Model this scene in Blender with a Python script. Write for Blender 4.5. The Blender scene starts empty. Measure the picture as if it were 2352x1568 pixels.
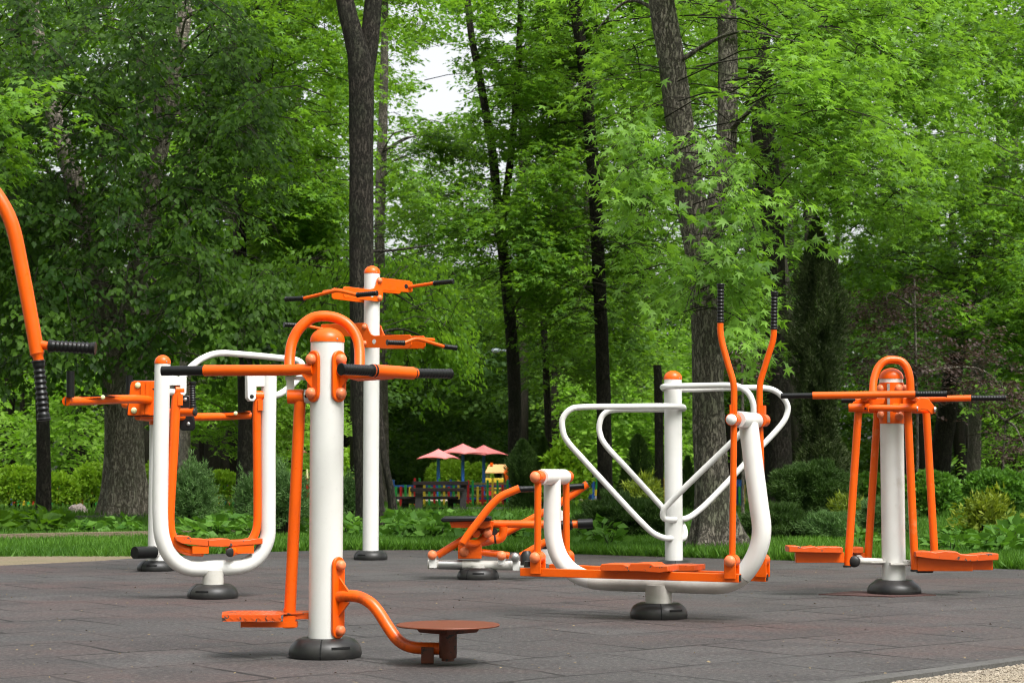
import bpy, bmesh, math, random
import numpy as np
from math import sin, cos, tan, pi, radians, sqrt, atan, atan2
from mathutils import Vector, Matrix, noise

scene = bpy.context.scene
COL = scene.collection
R = random.Random(11)
NP = np.random.default_rng(7)

# ---------------------------------------------------------------- camera model
F, CX, CY, HY, CAMZ = 4300.0, 1176.0, 784.0, 1085.0, 0.76
PITCH = atan((HY - CY) / F)
CAM = Vector((0, 0, CAMZ))

def ray(u, v):
    dx = (u - CX) / F
    dy = -(v - CY) / F
    return Vector((dx, cos(PITCH) - dy * sin(PITCH), sin(PITCH) + dy * cos(PITCH)))

def at(u, v, Y):
    d = ray(u, v)
    return CAM + d * (Y / d.y)

def gr(u, v, z=0.0):
    d = ray(u, v)
    return CAM + d * ((z - CAMZ) / d.z)

class Plane:
    """vertical working plane through p, running in direction a (degrees from +X)"""
    def __init__(s, p, a, off=0.0):
        a = radians(a)
        s.n = Vector((sin(a), -cos(a), 0))
        s.d = Vector((cos(a), sin(a), 0))
        s.p = Vector((p[0], p[1], 0)) + s.n * off
    def at(s, u, v):
        d = ray(u, v)
        t = (s.p - CAM).dot(s.n) / d.dot(s.n)
        return CAM + d * t

# notes of the measured photograph regions: x0, y0, scale (in photograph pixels)
REG = {'u': (200, 1300, 1.4255), 'c': (850, 1200, 1.96), 'f': (850, 1900, 1.8867), 'r': (1650, 1600, 1.96),
       'e': (2050, 1400, 1.4252), 'p': (3050, 1350, 1.4254), 'l': (0, 700, 1.426), 'h': (2800, 1100, 2.24),
       'q': (3050, 1800, 1.6845), 't': (1100, 1030, 2.94), 'g': (1550, 1750, 3.92), 'k': (650, 1750, 3.1367),
       'd': (0, 1300, 3.1357), 's': (3100, 1400, 2.24)}
def z(k, x, y):
    x0, y0, s = REG[k]
    return ((x0 + x / s) * 0.57422, (y0 + y / s) * 0.57422)

# ---------------------------------------------------------------- object helpers
def tag(o, label=None, cat=None, group=None, kind=None):
    if label: o['label'] = label
    if cat: o['category'] = cat
    if group: o['group'] = group
    if kind: o['kind'] = kind
    return o

def empty(name, loc, label, cat, group=None):
    o = bpy.data.objects.new(name, None)
    o.empty_display_size = 0.2
    o.location = loc
    COL.objects.link(o)
    return tag(o, label, cat, group)

def world_loc(o):
    v = Vector(o.location)
    while o.parent is not None:
        o = o.parent
        v = v + Vector(o.location)
    return v

def link(name, me, parent=None, loc=None):
    o = bpy.data.objects.new(name, me)
    if loc is not None: o.location = loc
    COL.objects.link(o)
    if parent is not None: o.parent = parent
    return o

def arc_round(pts, r, n=7):
    """polyline with its corners rounded"""
    pts = [Vector(p) for p in pts]
    if r <= 0 or len(pts) < 3: return pts
    out = [pts[0]]
    for i in range(1, len(pts) - 1):
        a, b, c = pts[i - 1], pts[i], pts[i + 1]
        la, lc = (a - b).length, (c - b).length
        k = min(r, la * (0.5 if i > 1 else 0.92), lc * (0.5 if i < len(pts) - 2 else 0.92))
        p0, p2 = b + (a - b).normalized() * k, b + (c - b).normalized() * k
        for j in range(n + 1):
            t = j / n
            out.append(p0 * (1 - t) ** 2 + b * 2 * t * (1 - t) + p2 * t * t)
    out.append(pts[-1])
    return out

def spline(pts, n=8):
    pts = [Vector(p) for p in pts]
    P = [pts[0] * 2 - pts[1]] + pts + [pts[-1] * 2 - pts[-2]]
    out = []
    for i in range(1, len(P) - 2):
        a, b, c, d = P[i - 1], P[i], P[i + 1], P[i + 2]
        for j in range(n):
            t = j / n
            out.append(0.5 * ((2 * b) + (c - a) * t + (2 * a - 5 * b + 4 * c - d) * t * t + (3 * b - a - 3 * c + d) * t ** 3))
    out.append(pts[-1])
    return out

class MB:
    def __init__(s):
        s.v, s.f = [], []
    def add(s, verts, faces):
        k = len(s.v)
        s.v += [tuple(p) for p in verts]
        s.f += [tuple(i + k for i in f) for f in faces]
        return s
    def sweep(s, pts, radii, n=18, cap=True):
        pts = [Vector(p) for p in pts]
        q = [pts[0]]
        rr = [radii[0]] if hasattr(radii, '__len__') else None
        for i in range(1, len(pts)):
            if (pts[i] - q[-1]).length > 1e-5:
                q.append(pts[i])
                if rr is not None: rr.append(radii[i])
        pts = q
        m = len(pts)
        if rr is None: rr = [radii] * m
        T = []
        for i in range(m):
            T.append((pts[min(i + 1, m - 1)] - pts[max(i - 1, 0)]).normalized())
        ref = Vector((0, 0, 1)) if abs(T[0].z) < 0.9 else Vector((0, 1, 0))
        x = T[0].cross(ref).normalized()
        V = []
        for i in range(m):
            x = (x - T[i] * x.dot(T[i])).normalized()
            y = T[i].cross(x)
            for j in range(n):
                a = 2 * pi * j / n
                V.append(pts[i] + (x * cos(a) + y * sin(a)) * rr[i])
        Fc = []
        for i in range(m - 1):
            for j in range(n):
                k = (j + 1) % n
                Fc.append((i * n + j, i * n + k, (i + 1) * n + k, (i + 1) * n + j))
        if cap:
            Fc.append(tuple(range(n - 1, -1, -1)))
            Fc.append(tuple((m - 1) * n + j for j in range(n)))
        return s.add(V, Fc)
    def tube(s, pts, r, bend=0.0, n=18):
        return s.sweep(arc_round(pts, bend), r, n)
    def lathe(s, o, axis, prof, n=28):
        """prof: (distance along axis, radius)"""
        o, axis = Vector(o), Vector(axis).normalized()
        return s.sweep_prof(o, axis, prof, n)
    def sweep_prof(s, o, axis, prof, n):
        ref = Vector((0, 0, 1)) if abs(axis.z) < 0.9 else Vector((0, 1, 0))
        x = axis.cross(ref).normalized(); y = axis.cross(x)
        V, Fc = [], []
        for (h, r) in prof:
            for j in range(n):
                a = 2 * pi * j / n
                V.append(o + axis * h + (x * cos(a) + y * sin(a)) * max(r, 1e-4))
        m = len(prof)
        for i in range(m - 1):
            for j in range(n):
                k = (j + 1) % n
                Fc.append((i * n + j, i * n + k, (i + 1) * n + k, (i + 1) * n + j))
        Fc.append(tuple(range(n - 1, -1, -1)))
        Fc.append(tuple((m - 1) * n + j for j in range(n)))
        return s.add(V, Fc)
    def dome(s, o, axis, r, h, skirt=0.0, n=24):
        prof = [(-skirt, r)] if skirt else []
        for i in range(9):
            a = i / 8 * pi / 2
            prof.append((h * sin(a), r * cos(a)))
        return s.lathe(o, axis, prof, n)
    def box(s, c, size, dx=None, up=None):
        c = Vector(c)
        dx = Vector(dx or (1, 0, 0)).normalized()
        up = Vector(up or (0, 0, 1)).normalized()
        dy = up.cross(dx).normalized(); up = dx.cross(dy)
        V = [c + dx * (a * size[0] / 2) + dy * (b * size[1] / 2) + up * (d * size[2] / 2)
             for a in (-1, 1) for b in (-1, 1) for d in (-1, 1)]
        return s.add(V, [(0, 1, 3, 2), (4, 6, 7, 5), (0, 4, 5, 1), (2, 3, 7, 6), (0, 2, 6, 4), (1, 5, 7, 3)])
    def prism(s, pts, off):
        """closed outline pts extruded by vector off"""
        pts = [Vector(p) for p in pts]; off = Vector(off)
        m = len(pts)
        V = pts + [p + off for p in pts]
        Fc = [tuple(range(m - 1, -1, -1)), tuple(range(m, 2 * m))]
        Fc += [(i, (i + 1) % m, m + (i + 1) % m, m + i) for i in range(m)]
        return s.add(V, Fc)
    def build(s, name, mat, parent=None, smooth=35, bevel=0.0, label=None, loc=None):
        base = world_loc(parent) if parent is not None else Vector(loc or (0, 0, 0))
        me = bpy.data.meshes.new(name)
        me.from_pydata([(p[0] - base.x, p[1] - base.y, p[2] - base.z) for p in s.v], [], s.f)
        bm = bmesh.new(); bm.from_mesh(me)
        bmesh.ops.recalc_face_normals(bm, faces=bm.faces)
        bm.to_mesh(me); bm.free()
        if smooth:
            me.polygons.foreach_set('use_smooth', [True] * len(me.polygons))
            me.set_sharp_from_angle(angle=radians(smooth))
        me.materials.append(mat)
        o = link(name, me, parent, None if parent is not None else base)
        if bevel:
            b = o.modifiers.new('Bevel', 'BEVEL'); b.width = bevel; b.segments = 2; b.limit_method = 'ANGLE'
            b.angle_limit = radians(40)
        if label: o['label'] = label
        return o

def grip_mesh(mb, p0, p1, r, ribs=9, amp=0.10, flange=1.12):
    p0, p1 = Vector(p0), Vector(p1)
    n = ribs * 6 + 12
    pts, rr = [], []
    for i in range(n + 1):
        t = i / n
        pts.append(p0.lerp(p1, t))
        k = 1.0
        if 0.1 < t < 0.9 and ribs: k = 1.0 - amp * 0.5 + amp * 0.5 * cos((t - 0.1) / 0.8 * ribs * 2 * pi)
        if t < 0.035 or t > 0.965: k = flange
        if t in (0.0, 1.0): k = flange * 0.9
        rr.append(r * k)
    return mb.sweep(pts, rr, 16)

def boot(parent, x, y, R0, rp, slot=40, h=0.078):
    """rubber foot cover round a post"""
    prof = [(0.0, R0 * .97), (0.012, R0), (0.03, R0 * .985), (0.048, R0 * .94), (0.062, R0 * .87), (0.072, R0 * .78),
            (h, R0 * .68), (h, rp + .004), (h - .02, rp + .001)]
    b = MB().lathe((x, y, 0.002), (0, 0, 1), prof, 40).build('boot', M['rubber'], parent)
    a = radians(slot)
    n = Vector((sin(a), -cos(a), 0)); t = Vector((cos(a), sin(a), 0))
    sl = MB()
    for k in range(7):
        aa = a + radians((k - 3) * 4.5)
        nn = Vector((sin(aa), -cos(aa), 0)); tt = Vector((cos(aa), sin(aa), 0))
        sl.box(Vector((x, y, 0.047)) + nn * R0 * .935, (R0 * .09, .012, .009), tt)
    sl.build('slot', M['hole'], b)
    se = MB()
    aa = a - radians(34)
    nn = Vector((sin(aa), -cos(aa), 0)); tt = Vector((cos(aa), sin(aa), 0))
    pl = [Vector((x, y, .002 + q[0])) + nn * (q[1] + .0015) for q in prof[:7]]
    for p, q in zip(pl[:-1], pl[1:]):
        se.add([p - tt * .003, p + tt * .003, q + tt * .003, q - tt * .003], [(0, 1, 2, 3)])
    se.build('seam', M['hole'], b)
    return b

def post(parent, x, y, r, z1, mat=None, z0=0.02):
    return MB().lathe((x, y, 0), (0, 0, 1), [(z0, r), (z1 - .3, r), (z1, r)], 40).build('post', mat or M['white'], parent)

def cap(parent, x, y, r, z1, h, mat=None):
    c = MB().dome((x, y, z1 + .006), (0, 0, 1), r * 1.035, h, .008, 36).build('cap', mat or M['orange'], parent)
    a = radians(40)
    MB().dome((x + sin(a) * r * 1.03, y - cos(a) * r * 1.03, z1 + .008), (sin(a), -cos(a), 0), .005, .003, 0, 10).build('screw', M['steel'], c)
    return c

def stadium(c, t, up, w, h, n=9):
    c = Vector(c); out = []
    for k in range(n + 1):
        a = pi * k / n
        out.append(c + t * (cos(a) * w / 2) + up * (h / 2 - w / 2 + sin(a) * w / 2))
    for k in range(n + 1):
        a = pi + pi * k / n
        out.append(c + t * (cos(a) * w / 2) + up * (-(h / 2 - w / 2) + sin(a) * w / 2))
    return out

def clamp(parent, x, y, rp, az, zc, w, h, rb):
    a = radians(az)
    n = Vector((sin(a), -cos(a), 0)); t = Vector((cos(a), sin(a), 0)); up = Vector((0, 0, 1))
    c = Vector((x, y, zc)) + n * (rp - .004)
    p = MB().prism(stadium(c, t, up, w, h), n * .014).build('clamp_plate', M['orange'], parent, bevel=.003)
    for s in (1, -1):
        q = c + n * .014 + up * s * (h / 2 - w * .52)
        MB().lathe(q, n, [(0, rb), (.012, rb)] + [(.012 + rb * .75 * sin(i / 7 * pi / 2), rb * cos(i / 7 * pi / 2)) for i in range(8)], 22).build('bolt', M['orange_worn'], p)
    return p

def gusset(mb, a, b, c, n, th=.008):
    n = Vector(n).normalized()
    mb.prism([Vector(a) - n * th / 2, Vector(b) - n * th / 2, Vector(c) - n * th / 2], n * th)
    return mb

# ---------------------------------------------------------------- materials
M = {}
def nt(name):
    m = bpy.data.materials.new(name); m.use_nodes = True
    t = m.node_tree
    return m, t, t.nodes['Principled BSDF'], t.nodes['Material Output']
def N(t, typ, **kw):
    n = t.nodes.new(typ)
    for k, v in kw.items():
        if k in n.inputs.keys() if isinstance(k, str) else False: n.inputs[k].default_value = v
        else: setattr(n, k, v)
    return n
def ramp(t, stops, fac=None):
    n = t.nodes.new('ShaderNodeValToRGB')
    e = n.color_ramp.elements
    while len(e) < len(stops): e.new(0.5)
    for i, (p, c) in enumerate(stops):
        e[i].position = p
        e[i].color = (*c, 1) if hasattr(c, '__len__') else (c, c, c, 1)
    if fac is not None: t.links.new(fac, n.inputs[0])
    return n
def noise_tex(t, scale, detail=4, rough=.55, coord=None, dist=0.0):
    n = t.nodes.new('ShaderNodeTexNoise')
    n.inputs['Scale'].default_value = scale; n.inputs['Detail'].default_value = detail
    n.inputs['Roughness'].default_value = rough; n.inputs['Distortion'].default_value = dist
    if coord is not None: t.links.new(coord, n.inputs['Vector'])
    return n
def mixc(t, a, b, fac, mode='MIX'):
    n = t.nodes.new('ShaderNodeMix'); n.data_type = 'RGBA'; n.blend_type = mode
    for i, x in ((6, a), (7, b), (0, fac)):
        if hasattr(x, 'links') or hasattr(x, 'is_linked'): t.links.new(x, n.inputs[i])
        elif i == 0: n.inputs[0].default_value = x
        else: n.inputs[i].default_value = (*x, 1)
    return n.outputs[2]
def bump(t, b, h, strength, dist=.01):
    n = t.nodes.new('ShaderNodeBump'); n.inputs['Strength'].default_value = strength; n.inputs['Distance'].default_value = dist
    t.links.new(h, n.inputs['Height']); t.links.new(n.outputs[0], b.inputs['Normal'])

def paint(name, col, dark, rough=.3, chips=None, grime=.25, gcol=(.12, .09, .06), coat=.25):
    m, t, b, o = nt(name)
    tc = N(t, 'ShaderNodeTexCoord')
    g = N(t, 'ShaderNodeNewGeometry')
    n1 = noise_tex(t, 6, 4, .6, g.outputs['Position'])
    c = mixc(t, col, dark, ramp(t, [(.35, 0.0), (.75, 1.0)], n1.outputs[0]).outputs[0])
    n3 = noise_tex(t, 38, 6, .7, g.outputs['Position'])
    c = mixc(t, c, gcol, ramp(t, [(.62, 0.0), (.8, grime)], n3.outputs[0]).outputs[0])
    if chips:
        n2 = noise_tex(t, chips[0], 5, .62, g.outputs['Position'])
        c = mixc(t, c, chips[2], ramp(t, [(chips[1], 0.0), (chips[1] + .012, 1.0)], n2.outputs[0]).outputs[0])
    t.links.new(c, b.inputs['Base Color'])
    rr = ramp(t, [(.3, rough * .8), (.8, min(1, rough * 1.7))], n3.outputs[0])
    t.links.new(rr.outputs[0], b.inputs['Roughness'])
    b.inputs['Coat Weight'].default_value = coat
    b.inputs['Coat Roughness'].default_value = .18
    bump(t, b, n3.outputs[0], .06, .004)
    b.inputs['Specular IOR Level'].default_value = .35
    M[name] = m
    return m

OR = (.90, .118, .002)
paint('orange', OR, (.83, .100, .002), .3, (22, .735, (.10, .06, .04)), .10, coat=.1)
paint('orange_worn', (.84, .24, .10), (.80, .17, .05), .42, None, .2)
paint('orange_tread', (.72, .095, .006), (.62, .08, .006), .45, (26, .61, (.085, .06, .05)), .5)
paint('orange_rusty', (.16, .032, .012), (.075, .022, .012), .5, (30, .60, (.025, .016, .012)), .6)
paint('white', (.78, .768, .73), (.73, .715, .675), .30, (16, .76, (.25, .22, .19)), .22, (.35, .30, .24))
paint('white_dirty', (.68, .655, .60), (.50, .47, .42), .38, (10, .68, (.16, .14, .11)), .5, (.16, .13, .10))
paint('steel', (.45, .45, .44), (.35, .35, .34), .35)
M['steel'].node_tree.nodes['Principled BSDF'].inputs['Metallic'].default_value = .8
paint('cream', (.80, .78, .42), (.75, .72, .36), .4)
paint('blue', (.03, .14, .45), (.02, .10, .36), .4)
paint('pink', (.84, .23, .22), (.76, .18, .18), .7, coat=0)
paint('red', (.62, .02, .02), (.50, .015, .02), .45)
paint('green', (.03, .40, .07), (.02, .30, .06), .45)
paint('yellow', (.85, .60, .04), (.76, .50, .03), .45)
paint('peach', (.80, .42, .16), (.75, .38, .14), .5)
paint('bench_dark', (.014, .007, .006), (.009, .006, .005), .75, coat=0)
paint('bench_pale', (.34, .27, .10), (.26, .20, .08), .6)
paint('concrete', (.030, .028, .026), (.020, .019, .017), .85, coat=0)
paint('grey_metal', (.24, .28, .31), (.18, .21, .24), .4)

def dirt_patch(name, base, amount, scale, col):
    """blotches of soil and worn paint over a paint that is otherwise the same"""
    m = M[base].copy(); m.name = name; t = m.node_tree; b = t.nodes['Principled BSDF']
    src = b.inputs['Base Color'].links[0].from_socket
    g = N(t, 'ShaderNodeNewGeometry'); n1 = noise_tex(t, scale, 6, .68, g.outputs['Position'])
    t.links.new(mixc(t, src, col, ramp(t, [(amount, 0.0), (amount + .16, .85)], n1.outputs[0]).outputs[0]), b.inputs['Base Color'])
    M[name] = m
dirt_patch('orange_grimy', 'orange', .50, 6, (.30, .055, .012))
dirt_patch('white_aged', 'white', .57, 5, (.60, .57, .50))
dirt_patch('orange_faded', 'orange', .60, 7, (.84, .30, .12))
dirt_patch('white_soiled', 'white_dirty', .50, 7, (.14, .105, .075))

def simple(name, col, rough, dark=None, scale=25, bmp=.1, spec=.5):
    m, t, b, o = nt(name)
    g = N(t, 'ShaderNodeNewGeometry')
    n1 = noise_tex(t, scale, 5, .65, g.outputs['Position'])
    t.links.new(mixc(t, col, dark or tuple(c * .6 for c in col), ramp(t, [(.35, 0.0), (.7, 1.0)], n1.outputs[0]).outputs[0]), b.inputs['Base Color'])
    b.inputs['Roughness'].default_value = rough
    b.inputs['Specular IOR Level'].default_value = spec
    bump(t, b, n1.outputs[0], bmp, .006)
    M[name] = m
    return m
simple('rubber', (.013, .013, .0135), .40, (.034, .032, .029), 9, .12, .35)
simple('grip', (.0055, .0055, .006), .34, (.009, .009, .009), 60, .05, .35)
simple('hole', (.004, .004, .004), .9)
simple('pad_black', (.009, .0095, .011), .36, None, 25, .05, .4)
simple('rock', (.42, .34, .31), .9, (.27, .22, .20), 7, .6)
simple('skin', (.55, .32, .23), .6)
simple('hair', (.02, .015, .012), .6)
simple('cloth_red', (.30, .012, .035), .8)
simple('cloth_dark', (.03, .035, .06), .8)
simple('lavender', (.50, .47, .62), .8)
UP = Vector((0, 0, 1))
def root_at(name, u, Y, label, cat, group='outdoor gym machines on the rubber pad'):
    p = at(u, 1000, Y)
    return empty(name, (p.x, Y, 0), label, cat, group), p.x

def tube_part(name, pts, r, parent, mat='orange', bend=0.0, n=18):
    return MB().tube(pts, r, bend, n).build(name, M[mat], parent)
def grip_part(p0, p1, r, parent, ribs=9, name='grip', amp=.10):
    return grip_mesh(MB(), p0, p1, r, ribs, amp).build(name, M['grip'], parent)
def ball(mb, p, n, r, base=.35):
    n = Vector(n).normalized()
    return mb.lathe(Vector(p) - n * r * base, n, [(0, r), (r * base, r)] + [(r * base + r * .8 * sin(i / 8 * pi / 2), r * cos(i / 8 * pi / 2)) for i in range(9)], 22)

# ================================================================ A: waist twister with swing pedal, nearest
def machine_twister():
    Y = 7.82
    t, x = root_at('twister_machine', 750.6, Y, 'tall white post nearest the camera with round twisting plate, swing pedal and orange arch', 'exercise machine')
    A = lambda k, a, b, d=0.0: at(*z(k, a, b), Y + d)
    zt = at(752, 785, Y).z
    post(t, x, Y, .07, zt)
    cap(t, x, Y, .07, zt, .054)
    boot(t, x, Y, .152, .07, 32, .078)
    zc = at(0, z('c', 0, 602)[1], Y).z
    for az in (-45, 47): clamp(t, x, Y, .07, az, zc, .072, .215, .0225)
    # left bar and its grip
    pl = Vector((x, Y, zc + .03)) + Vector((sin(radians(-45)), -cos(radians(-45)), 0)) * .075
    e = at(372, 851.5, Y + .12); s = at(470, 850.8, Y + .09)
    hb = tube_part('handlebar', [pl, A('c', 600, 548, -.02), s], .0235, t)
    grip_part(s.lerp(e, -.02), e, .0205, hb, 0)
    MB().lathe(s, e - s, [(-.006, .0245), (.0, .0245), (.003, .021)], 18).build('collar', M['orange'], hb)
    g = MB(); q = pl + Vector((-.03, -.01, -.02))
    gusset(g, pl + Vector((0, 0, -.015)), pl + Vector((0, 0, -.085)), pl + Vector((-.05, .0, -.02)), (0.2, -1, 0))
    g.build('gusset', M['orange'], hb)
    # right arm with the cross bar
    pr = Vector((x, Y, zc + .025)) + Vector((sin(radians(47)), -cos(radians(47)), 0)) * .075
    n0, n1 = A('c', 1004, 541, -.42), A('c', 1250, 552, -.30)
    n2, n3 = A('c', 1568, 573, -.10), A('c', 1866, 577, .06)
    hb2 = tube_part('handlebar', [n1, n2], .0262, t)
    grip_part(n1, n0, .0225, hb2, 10, amp=.05); grip_part(n2.lerp(n3, .02), n3, .0205, hb2, 10, amp=.05)
    MB().lathe(n2, n3 - n2, [(-.002, .0268), (.0, .0268), (.006, .021), (.02, .021)], 18).build('collar', M['orange'], hb2)
    MB().lathe(n1, n0 - n1, [(-.016, .0268), (.004, .0245)], 18).build('collar', M['hole'], hb2)
    mid = n1.lerp(n2, .5) + Vector((0, .0, -.006))
    tube_part('support_arm', [pr, A('c', 1150, 590, -.10), mid], .024, t)
    g = MB(); gusset(g, pr + Vector((0, 0, -.02)), pr + Vector((0, 0, -.09)), pr + Vector((.05, -.03, -.02)), (.5, .8, 0)); g.build('gusset', M['orange'], t)
    # arch
    arch = [A('c', 603, 530, .0), A('c', 606, 440, .02), A('c', 625, 330, .04), A('c', 680, 225, .05), A('c', 765, 150, .06), A('c', 850, 127, .06),
            A('c', 960, 137, .06), A('c', 1060, 190, .05), A('c', 1130, 290, .04), A('c', 1152, 400, .02), A('c', 1153, 560, -.02)]
    tube_part('arch_handle', spline(arch, 6), .0225, t, n=22)
    # hanging swing
    br = MB()
    br.box(A('c', 685, 611, .02), (.12, .03, .016))
    br.prism([A('c', a, b, .0) for a, b in ((580, 598), (640, 598), (640, 628), (638, 690), (630, 800), (606, 808), (586, 790), (578, 740))], (0, .014, 0))
    br.lathe(A('c', 722, 754, .01), (1, 0, 0), [(0, .029), (.03, .029)], 24)
    br.build('hanger_bracket', M['white'], t)
    MB().dome(A('c', 735, 750, -.02), (0, -1, 0), .008, .005, 0, 12).build('bolt', M['hole'], t)
    sw = MB().lathe(A('c', 590, 756, .01), (1, 0, 0), [(0, .03), (.062, .031), (.066, .028)], 26)
    sw.tube([A('c', 687, 770, .01), A('f', 583, 1048, .03)], .0245)
    sw = sw.build('swing_arm', M['orange'], t)
    # pedal: tread plate with a turned-down front edge on a channel
    zt2 = A('f', 300, 1062, -.12).z
    def X(a, d): return A('f', a, 1060, d).x
    pl_ = [(X(70, -.12), Y - .12), (X(515, -.12), Y - .12), (X(530, -.04), Y - .02), (X(732, 0), Y + .0), (X(732, .13), Y + .13), (X(150, .13), Y + .13), (X(75, .06), Y + .06)]
    pd = MB().prism([(a, b, zt2) for a, b in pl_], (0, 0, .005))
    pd.box(((pl_[0][0] + pl_[1][0]) / 2, Y - .118, zt2 - .009), (pl_[1][0] - pl_[0][0], .005, .024))
    pd.box((X(640, 0), Y + .0, zt2 - .01), (.10, .005, .022))
    for k in range(9):     # raised hatching on the edge and the top
        px = pl_[0][0] + .012 + k * .0285
        pd.box((px, Y - .1215, zt2 - .009), (.016, .003, .003), (1, 0, -.75))
        for m in range(5): pd.box((px, Y - .09 + m * .042, zt2 + .005), (.024, .006, .0016), (1, .8 if m % 2 else -.8, 0))
    pd = pd.build('pedal', M['orange_tread'], t)
    ch = MB(); c0 = A('f', 430, 1122, .0)
    ch.box(c0, (.232, .05, .022)); ch.box(A('f', 585, 1100, .02), (.05, .062, .05)); ch.lathe(A('f', 580, 1150, .03), UP, [(0, .024), (.08, .026)], 20)
    ch.build('pedal_channel', M['orange'], pd)
    # twisting disc on its S-shaped arm
    zc2 = at(0, z('f', 0, 917)[1], Y).z
    clamp(t, x, Y, .07, 50, zc2, .066, .335, .021)
    azn = Vector((sin(radians(50)), -cos(radians(50)), 0))
    pa = Vector((x, Y, A('f', 0, 910).z)) + azn * .075
    hub = at(*z('f', 1777, 1300), 7.54)
    def on(a, b):          # along the arm's own vertical plane
        ang = math.degrees(atan2(hub.y - pa.y, hub.x - pa.x))
        return Plane(pa, ang).at(*z('f', a, b))
    arm = tube_part('disc_arm', spline([pa, on(1020, 908), on(1110, 918), on(1195, 965), on(1260, 1040), on(1320, 1135), on(1385, 1225), on(1450, 1275), on(1530, 1298), on(1640, 1305), on(1740, 1306)], 6), .0245, t, 'orange_grimy', n=22)
    g = MB(); tn = Vector((azn.y, -azn.x, 0))
    gusset(g, pa + Vector((0, 0, .085)), pa + Vector((0, 0, .015)), pa + azn * .065 + Vector((0, 0, .02)), tn)
    gusset(g, pa + Vector((0, 0, -.085)), pa + Vector((0, 0, -.015)), pa + azn * .065 + Vector((0, 0, -.02)), tn)
    g.build('gusset', M['orange'], arm)
    hx, hy = hub.x, hub.y
    hb3 = MB().lathe((hx, hy, .012), UP, [(0, .026), (.012, .026), (.012, .034), (.028, .036), (.118, .036), (.122, .032)], 24)
    hb3.box((hx - .082, hy + .02, .034), (.05, .05, .062))
    hb3.build('hub', M['orange_rusty'], t)
    zd = at(*z('f', 1780, 1128), 7.54).z
    dk = MB().lathe((hx, hy, zd), UP, [(-.004, .2055), (.0, .207), (.003, .2045)], 64).build('twist_disc', M['tread'], t)
    fr = MB().lathe((hx, hy, zd - .030), UP, [(0, .112), (.004, .118), (.026, .135)], 4)
    fr.build('disc_frame', M['orange_rusty'], dk)

# ================================================================ B: hanging arm at the left edge
def machine_pull_arm():
    Y = 5.5
    px, py = -2.25, 5.62
    t = empty('pull_down_machine', (px, py, 0), 'thick bent orange arm with two ribbed black grips at the left edge', 'exercise machine', 'outdoor gym machines on the rubber pad')
    A = lambda a, b, d=0.0: at(*z('l', a, b), Y + d)
    post(t, px, py, .07, 1.95); cap(t, px, py, .07, 1.95, .055); boot(t, px, py, .152, .07, 30)
    MB().lathe((px, py, 1.80), UP, [(0, .078), (.09, .078)], 30).build('collar', M['orange'], t)
    e = A(213, 1018)
    pts = [Vector((px + .05, py, 1.84)), Vector((px + .30, py - .03, 1.88)), A(-130, 25), A(-60, 65), A(2, 145), A(52, 240), A(85, 340), A(118, 500), A(165, 745), e]
    arm = tube_part('pull_arm', spline(pts, 8), .0208, t, n=24)
    MB().lathe(e, A(222, 1060) - e, [(-.004, .0208), (.0, .0212), (.008, .0155), (.026, .0152)], 22).build('neck', M['orange'], arm)
    grip_part(A(219, 1057), A(251, 1400), .0182, arm, 9, amp=.22)
    MB().tube([A(225, 966), A(285, 976)], .0125).build('peg', M['orange'], arm)
    grip_part(A(278, 974), A(546, 989), .0176, arm, 9, amp=.16)

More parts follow.
